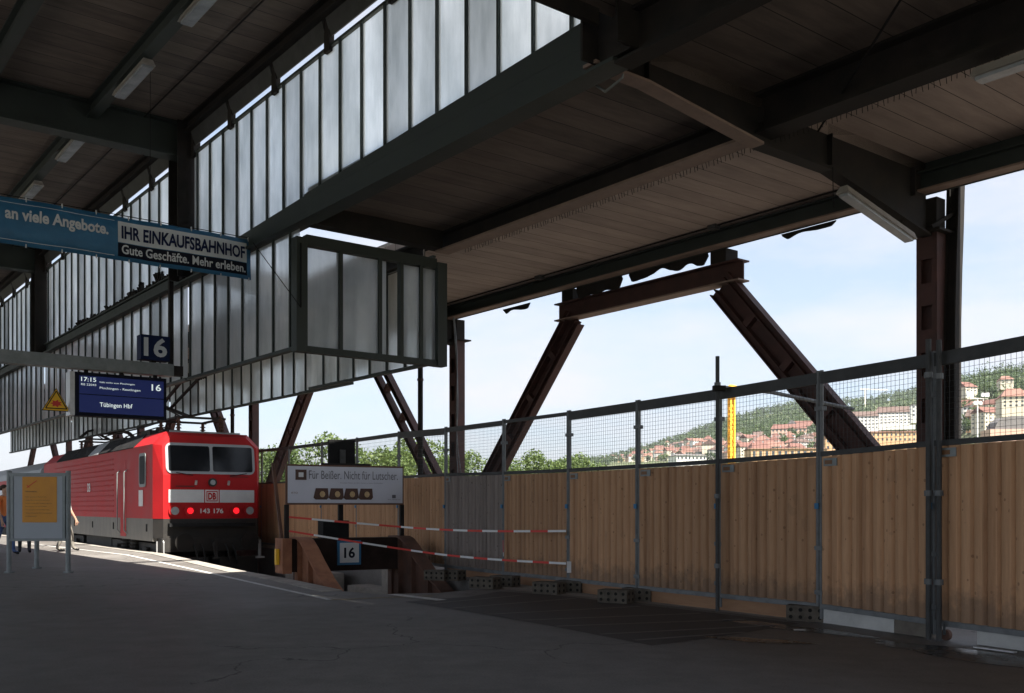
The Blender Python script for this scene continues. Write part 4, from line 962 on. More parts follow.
for i in range(len(FP)-1):
    A, B = FP[i], FP[i+1]   # A nearer/right, B farther/left
    d = (A-B); L = d.length; rz = math.atan2(d.y, d.x)
    tb, ta = topz[i+1], topz[i]; mb_, ma = midz[i+1], midz[i]; bb, ba = botz[i+1], botz[i]
    f = thing('fence_panel', flab[i], 'fence panel', (B.x,B.y,0), rz, 'site fence panels along the platform')
    def zt_(x): return tb+(ta-tb)*x/L
    def zm_(x): return mb_+(ma-mb_)*x/L
    g = .024
    mt = 'galv' if 4 <= i else 'galv'
    for x in (g, L-g):
        MB().tube((x,0,.04),(x,0,zt_(x)+.02),.021,10).build('upright','galv',f)
    MB().beam((g,0,bb),(L-g,0,ba),.04,.05).build('bottom_rail','galv',f)
    MB().beam((g,0,mb_),(L-g,0,ma),.04,.05).build('middle_rail','galv_dark',f)
    hh = .12 if i in (2,3,4,5,6,9) else (.05 if i==7 else .08)
    MB().beam((g,-.0,tb-hh/2),(L-g,-.0,ta-hh/2),.045,hh).build('top_rail','galv_dark',f)
    # corrugated boards
    m = MB(); pit = .13; n = int((L-2*g-.008)/pit)*6; xs = [g+.004+(L-2*g-.008)*k/n for k in range(n+1)]
    prof_ = []
    for k, x in enumerate(xs):
        prof_.append((x, .022-.036*math.sin(math.pi*(k%6)/6)**.6))
    fine = []
    for k in range(len(prof_)-1):
        x0,y0 = prof_[k]; x1,y1 = prof_[k+1]; fine += [(x0,y0)]
    fine.append(prof_[-1])
    q = len(fine)
    for (x,y) in fine: m.v.append(Vector((x,y-.02,bb+(ba-bb)*x/L+.03)))
    for (x,y) in fine: m.v.append(Vector((x,y-.02,zm_(x)-.03)))
    for (x,y) in fine: m.v.append(Vector((x,.02,bb+(ba-bb)*x/L+.03)))
    for (x,y) in fine: m.v.append(Vector((x,.02,zm_(x)-.03)))
    for k in range(q-1):
        m.f += [(k,k+1,q+k+1,q+k),(2*q+k,3*q+k,3*q+k+1,2*q+k+1),(q+k,q+k+1,3*q+k+1,3*q+k),(k,2*q+k,2*q+k+1,k+1)]; m.m += [0]*4
    m.build('board_panel','hoard_grey' if i==8 else 'hoard',f)
    # wire mesh
    m = MB(); s = .05 if i < 9 else .075; r_ = .0026 if i<9 else .0036
    k = 1
    while g+k*s < L-g: x = g+k*s; m.beam((x,0,zm_(x)+.02),(x,0,zt_(x)-.05),r_,r_,(0,1,0)); k += 1
    k = 1; s2 = s
    while mb_+k*s2 < tb-.06: m.beam((g,.003,mb_+k*s2),(L-g,.003,ma+k*s2*(ta-ma)/(tb-mb_)),r_,r_); k += 1
    m.build('wire_mesh','galv_dark',f)
    if i >= 2:
        tg = MB().box(g+.07,g+.25,-.045,-.035,mb_-.13,mb_-.05).build('maker_plate','alu_dim',f)
        MB().box(g+.09,g+.19,-.049,-.0455,mb_-.11,mb_-.07).build('plate_print','ink_brown',tg)
    for z in (.75,bb+.12,2.2): MB().box(-.045,.06,-.035,.035,z,z+.045).build('clamp','galv',f)
    MB().box(-.03,.02,-.05,-.034,1.18,1.24).build('blue_clip','blue',f)
# blocks
def block(px, y, label, n=1):
    Y = EYE*F/(y-HY); p = at(px, Y); p.z = 0
    th = thing('perforated_block', label, 'fence base block', p, -.98+random.uniform(-.05,.05)+.45, 'perforated concrete blocks under the fence')
    m = MB(); m.box(-.20,.20,-.12,.12,0,.165)
    if 1:
        pass
    for a in range(4):
        for z in (.045,.12): m.tube((-.15+a*.1,-.119,z),(-.15+a*.1,-.1235,z),.02,10,mi=1)
    for z in (.045,.12):
        for b_ in (-.06,.06): m.tube((-.199,b_,z),(-.2035,b_,z),.02,10,mi=1)
        for b_ in (-.06,.06): m.tube((.199,b_,z),(.2035,b_,z),.02,10,mi=1)
    m.build('body',['block','hole'],th)
for px,y,l in ((485,588.2,'left block of the pair below the grey fence panel'),(505,586.6,'right block of the pair below the grey fence panel'),(549,593.6,'left block of the middle pair at the fence foot'),(571,592.3,'right block of the middle pair at the fence foot'),
               (616,602.6,'left block of the nearest pair at the fence foot'),(640,600.8,'right block of the nearest pair at the fence foot'),(438,580,'left block of the pair near the buffer stop leg'),(452,580,'right block of the pair near the buffer stop leg'),(808,620.5,'dark block where two near fence panels meet')): block(px,y,l)
# kick boards and white slabs below the fence
def kick(i, f0, f1, h, mat, name, label, off=-.02):
    A, B = FP[i], FP[i+1]; d = (A-B).normalized(); a = B+(A-B)*f0; b = B+(A-B)*f1; n_ = Vector((-d.y,d.x,0))
    m = MB(); m.beam(a+n_*.03+Vector((0,0,h/2)), b+n_*.03+Vector((0,0,h/2)), .05, h); tag(m.build(name, mat), label, 'board' if name!='concrete_kerb_slab' else 'concrete slab', 'slabs and boards below the fence')
kick(2,.3,1.0,.155,'concrete_white','concrete_kerb_slab','white concrete slab under the rightmost fence panel')
kick(3,.02,.68,.16,'concrete_white','concrete_kerb_slab','white concrete slab under the fence left of the column')
kick(3,.685,1.0,.15,'sleeper','kick_board','dark timber piece between white slab and column')
kick(4,.0,1.0,.16,'plank','kick_board','brown board under the fence panel right of the scaffold pole')
kick(5,.0,1.0,.17,'plank','kick_board','brown board under the fence panel left of the scaffold pole')
kick(6,.0,1.0,.17,'plank','kick_board','brown board under the fence behind the nearest blocks')
kick(7,.0,1.0,.16,'plank','kick_board','brown board under the fence behind the middle blocks')
kick(8,.0,1.0,.14,'plank','kick_board','brown board under the grey fence panel')
# white paper scrap / metal strip
p = at(1008,8.25,655); m = MB(); m.beam((3.93,8.32,.012),(4.12,8.02,.012),.045,.012); tag(m.build('metal_strip','alu'),'bright metal strip lying at the foot of the white slab','metal strip')
m = MB(); q = gpt(799,630.5); m.prism([(q[0]-.06,q[1]-.03,.006),(q[0]+.06,q[1]-.02,.006),(q[0]+.05,q[1]+.04,.006),(q[0]-.04,q[1]+.03,.006)],(0,0,.004)); tag(m.build('paper_scrap','white'),'small white scrap of paper on the dark patched paving','litter')
# castor
A, B = FP[2], FP[3]; d = (A-B).normalized(); c0 = B+d*.14; n_ = Vector((-d.y,d.x,0))
th = thing('castor_wheel','small castor wheel under the rightmost fence panel','wheel',(c0.x,c0.y,0),math.atan2(d.y,d.x))
MB().tube((0,-.018,.05),(0,.018,.05),.05,20).build('tyre','rust_dark',th); MB().box(-.012,.012,-.03,-.02,.05,.15).build('fork','galv',th)
# double scaffold posts at near column joint and tall pole
def pole(px, Y, z1, label, r=.024, x=0):
    p = at(px,Y); th = thing('scaffold_pole', label, 'pole', (p.x,p.y,0), 0, 'scaffold poles fixed to the fence')
    MB().tube((0,0,0),(0,0,z1),r,10).build('tube','galv_dark',th)
    [MB().tube((0,0,z),(0,0,z+.05),r+.014,10).build('coupler','galv',th) for z in (.5,1.3,z1-.35)]; return th
pole(717.5, 11.25, 2.93, 'tall scaffold pole rising above the fence top')
pole(928.5, 8.88, 2.72, 'scaffold pole left of the fence joint at the nearest column'); pole(939, 8.80, 2.70, 'scaffold pole right of the fence joint at the nearest column')
a = at(716,11.3,387); b = at(770,12.0,392); c = at(853,13.2,409)
tag(MB().path([a,b,c],.024,10).build('bracing_tube','galv'), 'grey bracing tube slanting from the tall pole to the steel strut', 'tube')
m = MB(); m.box(-.07,.07,-.04,.04,0,.06); o = m.build('pipe_coupler','steel_black', loc=(0,0,0)); o.location = at(719,11.22,391); tag(o,'black clamp joining bracing tube to the tall pole','clamp')

# ================================================================= barrier tape
def tape(pts, label, w=.032, seg=.36):
    m = MB(); P_ = []
    for (a, b) in zip(pts[:-1], pts[1:]):
        n = max(1,int((b-a).length/ seg)); 
        for k in range(n): P_.append(a+(b-a)*k/n)
    P_.append(pts[-1])
    tot = len(P_)-1
    for k in range(tot):
        a, b = P_[k].copy(), P_[k+1].copy(); sg0 = math.sin(math.pi*k/tot)*.07; sg1 = math.sin(math.pi*(k+1)/tot)*.07; a.z -= sg0; b.z -= sg1
        m.beam(a,b,.003,w,(0,0,1),k%2)
    return tag(m.build('barrier_tape',['tape_red','tape_white']), label, 'barrier tape', 'red and white barrier tapes')
Rb = Matrix.Rotation(BR,3,'Z'); l0 = BO+Rb@Vector((-1.13,-.05,0))
tape([at(289,l0.y-.1,517), at(401,17.0,523.5), at(566,13.75,531)], 'upper red and white barrier tape from advertising panel to fence')
tape([at(289,l0.y-.1,531), at(411,16.9,547), at(566,13.75,563.5)], 'lower red and white barrier tape crossing the number 16 beam')
tape([at(503,15.4,540), at(503.5,15.35,556)], 'short tape end hanging at the grey fence panel', .05, .12)
m = MB(); q = at(569,13.8,567); m.box(-.03,.03,-.03,.0,-.08,.08); o = m.build('rag','white',loc=(0,0,0)); o.location=q; tag(o,'white plastic rag tied to the fence post','rag')
# ================================================================= terrain
SKY = [(-60,520),(200,488),(400,476),(540,463),(600,458),(645,447),(672,439),(720,421),(760,410),(800,402),(872,399),(900,392),(925,388),(960,377),(973,381),(987,373),(1018,371),(1100,362),(1300,360),(2500,380)]
def sky_y(px):
    if px <= SKY[0][0]: return 520
    for (a,ya),(b,yb) in zip(SKY[:-1],SKY[1:]):
        if px <= b: return ya+(yb-ya)*(px-a)/(b-a)
    return 380
def rsky(px):
    k = min(1,max(0,(px-935)/40)); return 1800-1000*(k*k*(3-2*k))
def terr(X, Y):
    r = Y if Y > 1 else 1
    px = 512+F*X/r if Y > 1 else (3000 if X>0 else -3000)
    px = max(-400, min(2400, px)); rs = rsky(px); H = EYE+(HY-sky_y(px)-6)/F*rs
    if Y < 200: 
        return -1.0
    w = min(1,(r-200)/(rs-200)); z = -1+(H+1)*w**1.2
    if w < 1: z += 2.0*noise.noise(Vector((X*.006,Y*.006,0)))*min(1,(r-200)/200)
    return z
m = MB(); pxs = [-20000,-8000,-3000,-1500,-800,-400]+list(range(-200,1301,20))+[1500,1800,2400,3500,8000,20000]
Ys = [-700,-300,-30,-6,60,120,200,240,280,330,380,440,500,570,640,720,800,900,1000,1150,1300,1450,1600,1800,2100]
nx = len(pxs)
for j,Y in enumerate(Ys):
    for px in pxs:
        yy = Y if Y > 50 else 60
        X = (px-512)/F*max(yy,60); X = max(-1880,min(1880,X))
        m.v.append(Vector((X,Y,terr(X,Y) if Y>=200 else -1.0)))
for j in range(len(Ys)-1):
    for i in range(nx-1): m.f.append((j*nx+i,j*nx+i+1,(j+1)*nx+i+1,(j+1)*nx+i)); m.m.append(0)
g_ = m.build('terrain','grass',loc=(0,0,0)); tag(g_,kind='structure')
def find_r(px, y, r0=210):
    """depth at which the terrain under column px shows at row y"""
    r = r0; best = r
    rs = rsky(px)
    while r < rs:
        X = (px-512)/F*r; z = terr(X,r)
        if HY-(z-EYE)/r*F <= y: return r
        r += 6
    return rs
# ================================================================= trees
def leafball(m, c, rx, rz, n, s, rnd, mi=0, clumps=9):
    cl = []
    for _ in range(clumps):
        a = rnd.uniform(0,6.28); u_ = rnd.uniform(-1,1); q = rnd.uniform(.45,.85)
        cl.append((Vector((math.cos(a)*math.sqrt(1-u_*u_)*rx*q, math.sin(a)*math.sqrt(1-u_*u_)*rx*q, u_*rz*q)), rnd.uniform(.28,.5)))
    for i in range(n):
        cc, cr = cl[rnd.randrange(clumps)]
        d = Vector((rnd.gauss(0,1),rnd.gauss(0,1),rnd.gauss(0,1))).normalized()*(rnd.uniform(.55,1.0))
        p = Vector(c)+cc+Vector((d.x*rx*cr,d.y*rx*cr,d.z*rz*cr))
        a = Vector((rnd.gauss(0,1),rnd.gauss(0,1),rnd.gauss(0,.7))).normalized(); b = a.orthogonal().normalized(); b.rotate(Matrix.Rotation(rnd.uniform(0,6.28),3,a)); e = a.cross(b)
        k = s*rnd.uniform(.6,1.3)
        m.add([p-b*k*.5, p+e*k*.3, p+b*k*.5, p-e*k*.3],[(0,1,2,3)],mi)
def make_tree(h, rx, n, s, mat, seed, name='leafy_tree', leafmul=1.0):
    rnd = random.Random(seed); th = thing(name, 'x', 'tree', (0,0,0))
    m = MB(); tr = h*.035
    m.tube((0,0,0),(0,0,h*.45),tr,8,tr*.6)
    for k in range(5):
        a = k*1.3+rnd.random(); e = Vector((math.cos(a)*rx*.55,math.sin(a)*rx*.55,h*rnd.uniform(.55,.8))); m.tube((0,0,h*rnd.uniform(.25,.42)),e,tr*.5,6,tr*.15)
    m.build('trunk','bark',th)
    m = MB(); leafball(m,(0,0,h*.6),rx,h*.42,n,s,rnd,clumps=14); m.build('crown',mat,th)
    return th
rnd = random.Random(11)
protos = [make_tree(6.9,2.9,8000,.21,mt,s_) for mt,s_ in (('leaf_light',1),('leaf_mid',2),('leaf_light',5))]
spots = [(262,70,.95,0),(292,64,.93,1),(327,66,1.08,0),(352,72,.95,2),(384,62,1.0,2),(414,66,1.08,0),(440,74,.98,1),(470,78,1.0,0),(505,72,.88,2),(532,66,.90,0),(556,70,.88,2),(580,66,.88,0),(606,74,.72,1),(625,80,.70,2),(655,88,.55,1),(694,70,.74,2),(713,74,.86,0),(738,82,.76,1)]
tlab = ['green tree beside the locomotive cab beyond the fence','green tree above the left end of the advertising panel','light green tree left of the black signal screen','tree directly behind the black signal screen','bushy light green tree above the right half of advertising panel','tall light tree between the signal screen and second strut','tree behind the crossing of the second trestle leg','tree behind the column right of the glazed box','darker tree left of the near trestle foot','light tree just right of the near trestle foot','round light tree over the panel where the tape ends','light tree right of the fence post at the tape end','small mid green tree before the first red roofs','low tree left of the wired panel with the dark conifer','low shrub-like tree before the red roofed town','light shrub-like tree left of the tall scaffold pole','rounded light tree touching the tall scaffold pole','low tree behind the yellow crane mast']
used = set()
for (px,Y,sc,k),lb in zip(spots,tlab):
    o = protos[k] if k not in used else copy_tree(protos[k]); used.add(k)
    o.location = (*at(px,Y).xy,-1.0); sc *= .93; o.scale = (sc*1.1,sc*1.1,sc*rnd.uniform(.95,1.02)); o.rotation_euler = (0,0,rnd.uniform(0,6.28)); tag(o,lb,'tree','trees just beyond the site fence')
# ---- city
WALLS = {'cream':(.55,.5,.40),'white':(.68,.67,.64),'ochre':(.5,.32,.18),'pink':(.5,.34,.27),'grey':(.36,.35,.34)}
ROOFS = {'red':(.165,.078,.062),'orange-red':(.22,.115,.088),'brown':(.12,.08,.068),'grey':(.16,.15,.15)}
for k,c in WALLS.items(): M['w_'+k] = surf('plaster_'+k, c, tuple(x*1.12 for x in c), .3, .85, bs=0)
for k,c in ROOFS.items(): M['r_'+k] = surf('tiles_'+k, tuple(x*.8 for x in c), tuple(x*1.15 for x in c), .6, .85, bs=0)
def make_house(name, label, cat, w, d, h, rh, wall, rf, floors, cols, hip=0, group=None, winparts=False, chim=True):
    th = thing(name, label, cat, (0,0,0), 0, group)
    m = MB(); m.box(-w/2,w/2,-d/2,d/2,-4,h)
    if not hip: 
        for s in (-1,1): m.add([(s*w/2,-d/2,h),(s*w/2,d/2,h),(s*w/2,0,h+rh*.98),(s*(w/2-.2),-d/2,h),(s*(w/2-.2),d/2,h),(s*(w/2-.2),0,h+rh*.98)],[(0,1,2),(3,5,4),(0,2,5,3),(1,4,5,2)])
    fh = h/floors; wins = []
    for f_ in range(floors):
        for c in range(cols):
            x = -w/2+w*(c+.5)/cols; ww = min(1.5,w/cols*.42); z = f_*fh+fh*.32
            wins.append((x,ww,z,fh*.45))
    if not winparts:
        for x,ww,z,hh in wins: m.box(x-ww/2,x+ww/2,-d/2-.03,-d/2+.02,z,z+hh,1)
        nd = max(2,int(d/3.2))
        for f_ in range(floors):
            for c in range(nd):
                y = -d/2+d*(c+.5)/nd; m.box(-w/2-.03,-w/2+.02,y-.6,y+.6,f_*fh+fh*.32,f_*fh+fh*.77,1)
    m.build('wall',['w_'+wall,'win'],th)
    if winparts:
        for x,ww,z,hh in wins: MB().box(x-ww/2,x+ww/2,-d/2-.04,-d/2+.02,z,z+hh).build('window','win',th)
    e = .5; m = MB(); hx = w/2*hip
    if rh > 0:
        a=[(-w/2-e,-d/2-e,h-.1),(w/2+e,-d/2-e,h-.1),(w/2+e,d/2+e,h-.1),(-w/2-e,d/2+e,h-.1)]; r0=(-w/2-e+hx,0,h+rh); r1=(w/2+e-hx,0,h+rh)
        m.add(a+[r0,r1],[(0,1,5,4),(2,3,4,5),(1,2,5),(3,0,4),(3,2,1,0)])
    else: m.box(-w/2-.3,w/2+.3,-d/2-.3,d/2+.3,h,h+.5)
    r_ = m.build('roof','r_'+rf,th)
    if chim and rh>0: MB().box(w*.2,w*.2+.9,.3,1.2,h+rh*.4,h+rh+1.2).build('chimney','w_grey',r_)
    return th
hp = []
for wall,rf,w,d,h,rh,fl,co_,hip in (('cream','orange-red',12,11,9,5,3,4,.0),('white','red',15,11,11,5,4,5,.35),('ochre','brown',11,12,9,5.5,3,4,0),('white','orange-red',20,12,12,4.5,4,7,.3),('pink','red',13,10,10,5,3,4,.9),('grey','brown',16,12,12,4,4,5,.4),('cream','red',18,12,13,5,4,6,0)):
    hp.append((make_house('town_house','x','house',w,d,h,rh,wall,rf,fl,co_,hip),wall,rf))
pos = []; uh = set(); rn = random.Random(5)
def px_of(X,Y): return 512+F*X/Y
landm = [(727,7),(745,5)]
tries = 0; cnt = 0; hcount = {}
specials = [(795,30),(711,12)]
while cnt < 210 and tries < 14000:
    tries += 1
    px = rn.uniform(555,930) if rn.random() < .93 else rn.uniform(960,1040)
    lo_y = 462; hi_y = {0:447}.get(0)
    # upper limit of town: rises slowly to the right
    ytop = 449+ (0 if px<640 else -min(9,(px-640)*.05))
    if px > 955: lo_y, ytop = 440, 412
    y = rn.uniform(ytop, lo_y)
    r = find_r(px,y); r += rn.uniform(-10,10)
    X = (px-512)/F*r
    if px>955 and y>430: continue
    if 760<px<835 and y<444: continue
    if 825<px<925 and y<442: continue
    mind = 12+ (r-400)*.012
    if any((X-a)**2+(r-b)**2 < (mind+4)**2 for a,b in pos): continue
    pos.append((X,r)); i = rn.randrange(len(hp)); hpr,wall,rf = hp[i]
    o = hpr if i not in uh else copy_tree(hpr); uh.add(i)
    o.location = (X,r,terr(X,r)); sc = rn.uniform(.56,.84); o.scale = (sc,sc,sc*rn.uniform(.75,.95)); o.rotation_euler = (0,0,rn.choice([0,0,1.57,.4,-.4])+rn.uniform(-.25,.25))
    zone = 'behind the low trees' if px<640 else ('left of the scaffold pole' if px<718 else ('between pole and near strut' if px<825 else ('between strut and column' if px<935 else 'right of the column')))
    row = 'low' if y>(lo_y+ytop)/2 else 'upper'
    tag(o, f'{row}-lying {wall} house with {rf} roof {zone}', 'house', f'{wall} houses with {rf} roofs {zone}'); cnt += 1
def special(o, px, y, rz, r=None):
    r = r or find_r(px,y); X = (px-512)/F*r; o.location = (X,r,EYE+(HY-y)/F*r); o.rotation_euler = (0,0,rz); pos.append((X,r))
def big(label, px0, px1, y0, y1, yr, wall, rf, fl, cols, hip, cat='building', name='apartment_building', rz=-.3, r=None, d=14, yb=None):
    pxm = (px0+px1)/2; r = r or find_r(pxm,y0); w = (px1-px0)/F*r; h = (y0-y1)/F*r; rh = (y1-yr)/F*r
    o = make_house(name,label,cat,w,d,h,rh,wall,rf,fl,cols,hip,winparts=(cols*fl<=40),chim=False); special(o,pxm,y0,rz,r); return o
big('long red roofed building on the wooded slope left of near strut',772,806,437,429,424,'pink','red',2,9,.15,r=900)
big('red roofed school building with long roof touching the near strut',793,838,434,427,420.5,'cream','red',2,9,.1,r=930)
t_ = big('small white gabled tower house before the red roofed school',788,796,434,427,420,'white','grey',2,2,0,r=915,name='tower_house',cat='house',rz=-.3+1.57)
big('white apartment block with brown roof just right of near strut foot',846,877,430,417,411.5,'white','brown',4,9,.2,r=700)
big('white apartment block with long brown roof left of nearest column',876,913,425,413,406.5,'white','brown',4,10,.2,r=740)
big('plain white flat roofed block touching the nearest column',911,924,418,406,406,'white','grey',3,3,0,r=700)
big('long orange commercial building with white sign band beside nearest column',868,928,443,433.5,433.5,'ochre','orange-red',2,14,0,r=420,name='commercial_building',rz=-.1)
big('low orange commercial building behind near steel strut',822,866,452,439,439,'ochre','orange-red',2,8,0,r=400,name='commercial_building',rz=-.1)
big('long ochre flat roofed hall in front of the town right of crane',748,822,461,449.5,448,'ochre','orange-red',1,12,0,r=380,name='commercial_building',rz=-.05)
big('large cream gabled house left of the tall scaffold pole',702,717,449,444.5,440,'cream','brown',2,4,0,r=700,name='gabled_house',cat='house',rz=1.35,d=10)
big('white terraced flats below the hilltop right of the nearest column',962,972,425,408,407,'white','grey',4,3,0,r=520,rz=-.3)
big('white flats with balconies right of the floodlight mast',980,998,417,404,403,'white','grey',3,4,0,r=560,rz=-.3)
big('large villa with red roof at the right picture edge',1000,1026,409,398,388.5,'cream','orange-red',3,5,.6,r=430,name='villa',cat='house',rz=-.3,d=16)
big('red roofed house high on the hill at right edge',999,1011,384.5,380.5,376,'cream','orange-red',2,3,.6,r=640,name='villa',cat='house',rz=-.3)
big('pink roofed house on slope just right of nearest column',958,971,393,388,382,'cream','red',2,3,.3,r=640,name='villa',cat='house',rz=.2)
big('low white hall with grey roof before the town left of crane',672,702,462,456,454,'white','grey',1,8,.2,r=430,name='commercial_building',rz=.1)
# glazed-roof building bottom right
r = 300; c = at(1004,r,434); gb = thing('glass_roofed_building','low red building with grey curved glass roof at right edge','building',c,-.1)
MB().box(-5.5,7,-4,4,-6,1.2).build('wall','w_pink',gb)
m = MB(); pr = [(-4.2,0),(-3.2,2.2),(-1.5,3.6),(1,4.0),(4,4.0),(6.5,3.6),(6.9,0)]; n=len(pr); m.add([(x,-3.6,z+1.2) for x,z in pr]+[(x,3.6,z+1.2) for x,z in pr],[(i,i+1,n+i+1,n+i) for i in range(n-1)]+[tuple(range(n)),tuple(range(2*n-1,n-1,-1))]); m.build('glass_roof','r_grey',gb)
# floodlight mast
r = 190; c = at(977.5,r,440); c.z = -1; fm = thing('floodlight_mast','white floodlight mast with crossbar of lamps right of nearest column','floodlight mast',c,0)
top = EYE+(HY-398)/F*r+1
MB().tube((0,0,0),(0,0,top),.16,10,.12).build('mast','white',fm)
m = MB(); m.box(-2.0,2.0,-.08,.08,top-.2,top); m.box(-.9,.9,-.08,.08,top-1.4,top-1.25); m.build('crossbar','cream',fm)
for x in (-1.45,1.45): m = MB(); m.box(x-.75,x+.75,-.25,.15,top+.25,top+1.0); m.build('lamp','white',fm)
for x in (-.5,.5): MB().tube((x,-.2,top-1.0),(x,.2,top-1.0),.38,14).build('round_lamp','white',fm)
# crane mast
r = 120; c = at(731.5,r); c.z = -1; cr = thing('crane_mast','yellow lattice crane mast standing beyond the fence by scaffold pole','crane',c,.3)
H_ = EYE+(HY-397)/F*r+1; w=.26; m = MB()
for sx in (-1,1):
    for sy in (-1,1): m.beam((sx*w,sy*w,0),(sx*w,sy*w,H_),.2,.2,(0,1,0))
m.build('chord','crane',cr); m = MB(); z=0; k=0
while z < H_-1:
    for a,b in (((-w,-w),(w,-w)),((w,-w),(w,w)),((w,w),(-w,w)),((-w,w),(-w,-w))):
        p,q=(a,b) if k%2 else (b,a); m.beam((*p,z),(*q,z+1),.09,.09); m.beam((*a,z),(*b,z),.08,.08)
    z += 1; k += 1
m.build('lattice','crane',cr)
m = MB(); m.box(-.6,.6,-.6,.6,H_,H_+.5); m.hexa([(-.9,-.4,H_+.5),(.9,-.4,H_+.5),(.9,.4,H_+.5),(-.9,.4,H_+.5),(-.2,-.3,H_+1.5),(.9,-.3,H_+1.3),(.9,.3,H_+1.3),(-.2,.3,H_+1.5)]); m.build('slewing_head','crane',cr)
# distant crane on the hill
r = 1500; c = at(865,r,404); dc = thing('tower_crane','faint far tower crane on the skyline left of nearest column','crane',c,.2)
MB().box(-.8,.8,-.8,.8,-10,24).build('mast','cream',dc); MB().box(-8,38,-.6,.6,22,23.2).build('jib','cream',dc)
# ---- trees among the houses
tp = []
for mt,s_,nm in (('leaf_mid',21,'b'),('leaf_dark',22,'b'),('leaf_light',23,'b')):
    tp.append(make_tree(9,4.6,420,1.25,mt,s_,'town_tree'))
ut = set(); made = 0; tries = 0; tpos = []
fixed = [(759,439,1.5,0),(750,441,1.0,0),(766,441,1.1,1),(822,440,1.4,1),(812,442,1.1,0),(845,438,1.2,1),(862,440,1.2,0),(875,437,1.1,1),(888,438,1.2,0),(902,434,1.2,0),(914,432,1.3,0),(922,430,1.2,1),(640,452,1.0,1),(590,452,1.1,1),(600,453,.9,1),(968,416,1.2,0),(985,428,1.3,0),(995,424,1.2,1),(972,430,1.1,0),(1008,418,1.1,0),(1020,416,1.2,1)]
def put(px,y,sc,k,r=None):
    global made
    r = r or find_r(px,y); X=(px-512)/F*r
    o = tp[k] if k not in ut else copy_tree(tp[k]); ut.add(k)
    o.location=(X,r,terr(X,r)-.5); o.scale=(sc,sc,sc*rn.uniform(.9,1.2)); o.rotation_euler=(0,0,rn.uniform(0,6.28))
    zone = 'behind the low trees' if px<640 else ('left of the scaffold pole' if px<718 else ('between scaffold pole and steel strut' if px<825 else ('between steel strut and nearest column' if px<935 else 'right of the nearest column')))
    kind = ['mid green','dark green','pale green'][k]
    tag(o, f'{kind} tree among the houses {zone}', 'tree', f'{kind} trees among the houses {zone}'); made += 1
for f_ in fixed: put(*f_)
while made < 290 and tries < 20000:
    tries += 1
    px = rn.uniform(545,1030); y = rn.uniform(sky_y(px)+6, 463) if px<935 else rn.uniform(sky_y(px)+6,436)
    if 935<px<955: continue
    r = find_r(px,y); X=(px-512)/F*r
    if any((X-a)**2+(r-b)**2 < 11**2 for a,b in pos) or any((X-a)**2+(r-b)**2 < 10**2 for a,b in tpos): continue
    tpos.append((X,r)); put(px,y,rn.uniform(.7,1.15),rn.choice([0,0,1,1,2]),r)
# ---- wooded hillside (one mass)
m = MB(); rw = random.Random(3)
def wood(px, r, h, rad, n, s):
    X=(px-512)/F*r; z=terr(X,r); leafball(m,(X,r,z+h*.55),rad,h*.5,n,s,rw,clumps=6,mi=rw.choice([0,0,1]))
for _ in range(2100):
    px = rw.uniform(560,1045)
    if 936<px<952: continue
    rs = rsky(px); sy = sky_y(px)
    f_ = rw.uniform(0,1); yb = sy+4+f_*(min(26,max(6,(455-sy)*.55)))
    r = find_r(px, yb)
    if any(abs(X0-(px-512)/F*r)<13 and abs(r0-r)<16 for X0,r0 in pos): continue
    k = r/1000; wood(px,r,rw.uniform(9,15)*(.75+.25*k),rw.uniform(4.5,7),26,2.4*max(.6,k*.8))
for i in range(420):   # skyline rim
    px = 548+i*1.2; rs = rsky(px); wood(px+rw.uniform(-1,1), rs*rw.uniform(.985,1.0), rw.uniform(9,16)*rs/1500, 6.5*rs/1500, 30, 2.6*rs/1500)
tag(m.build('wooded_hillside',['leaf_dark','leaf_mid'],loc=(0,0,0)),kind='stuff',label='dark green wooded hillside on the skyline beyond the town',cat='woodland')
hz = MB().box(-1950,1950,-760,2150,-2.5,420).build('haze','black',loc=(0,1000,-2.5)); tag(hz,kind='stuff',label='thin pale summer haze over the town and hillside',cat='haze')
mh = bpy.data.materials.new('haze_air'); mh.use_nodes=True; hn = mh.node_tree; hn.nodes.remove(hn.nodes['Principled BSDF'])
pv = hn.nodes.new('ShaderNodeVolumePrincipled'); pv.inputs['Color'].default_value=(.86,.9,.95,1); pv.inputs['Density'].default_value=.00009; pv.inputs['Anisotropy'].default_value=.2
hn.links.new(pv.outputs[0], hn.nodes['Material Output'].inputs['Volume']); hz.data.materials[0]=mh
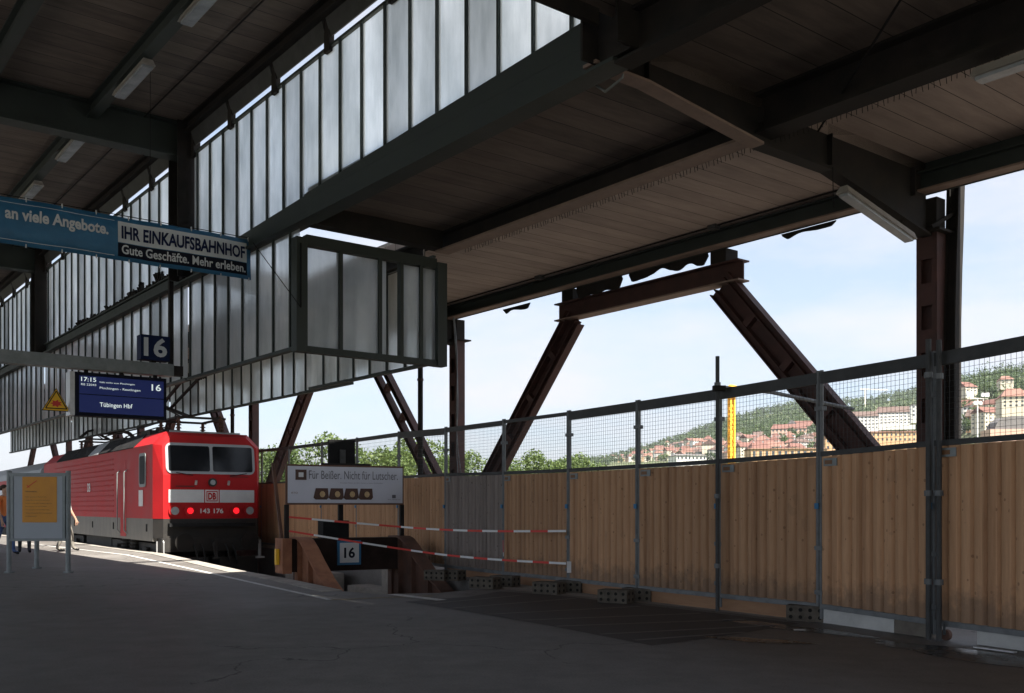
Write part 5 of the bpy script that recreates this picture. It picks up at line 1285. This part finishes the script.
# skyline villas
# ================================================================= light, sky, camera
w = bpy.data.worlds.new('World'); SC.world = w; w.use_nodes = True; nt = w.node_tree
bg = nt.nodes['Background']; sky = nt.nodes.new('ShaderNodeTexSky'); sky.sky_type='NISHITA'; sky.sun_disc=False
ELEV = math.radians(56)
Daway = (U*1.0 - V*.02).normalized()   # horizontal direction the light travels
sun_dir = Vector((Daway.x*math.cos(ELEV), Daway.y*math.cos(ELEV), -math.sin(ELEV)))
sky.sun_elevation = ELEV; to = -Daway; sky.sun_rotation = math.atan2(to.x, to.y)
sky.air_density=1.0; sky.dust_density=1.6; sky.ozone_density=1.0
tc = nt.nodes.new('ShaderNodeTexCoord'); mp = nt.nodes.new('ShaderNodeMapping'); mp.inputs['Scale'].default_value=(1,1,3.6)
nt.links.new(tc.outputs['Generated'],mp.inputs[0]); ns = nt.nodes.new('ShaderNodeTexNoise'); ns.inputs['Scale'].default_value=3.4; ns.inputs['Detail'].default_value=8; ns.inputs['Roughness'].default_value=.58
nt.links.new(mp.outputs[0],ns.inputs['Vector'])
cr_ = nt.nodes.new('ShaderNodeValToRGB'); cr_.color_ramp.elements[0].position=.38; cr_.color_ramp.elements[0].color=(0,0,0,1); cr_.color_ramp.elements[1].position=.72; cr_.color_ramp.elements[1].color=(.95,.95,.95,1)
nt.links.new(ns.outputs['Fac'],cr_.inputs[0])
mx = nt.nodes.new('ShaderNodeMix'); mx.data_type='RGBA'; nt.links.new(cr_.outputs[0],mx.inputs[0]); m0 = nt.nodes.new('ShaderNodeMix'); m0.data_type='RGBA'; m0.inputs[0].default_value=.6; nt.links.new(sky.outputs[0],m0.inputs[6]); m0.inputs[7].default_value=(2.35,2.85,3.65,1)
nt.links.new(m0.outputs[2],mx.inputs[6]); mx.inputs[7].default_value=(3.75,3.65,3.85,1)
nt.links.new(mx.outputs[2],bg.inputs[0]); bg.inputs[1].default_value=.08
sd = bpy.data.lights.new('sun','SUN'); sd.energy=5.0; sd.angle=math.radians(.53); sd.color=(1,.94,.84)
so = bpy.data.objects.new('sun',sd); COL.objects.link(so); so.rotation_euler = sun_dir.to_track_quat('-Z','Y').to_euler()
cd = bpy.data.cameras.new('camera'); cd.sensor_width=36; cd.lens=F/1024*36; cd.shift_y=(HY-346.5)/1024; cd.clip_end=9000; cd.clip_start=.1
cam = bpy.data.objects.new('camera',cd); COL.objects.link(cam); cam.location=(0,0,EYE); cam.rotation_euler=(math.pi/2,0,0); SC.camera=cam
SC.view_settings.view_transform='Standard'; SC.view_settings.look='None'; SC.view_settings.exposure=1.65; SC.view_settings.gamma=1
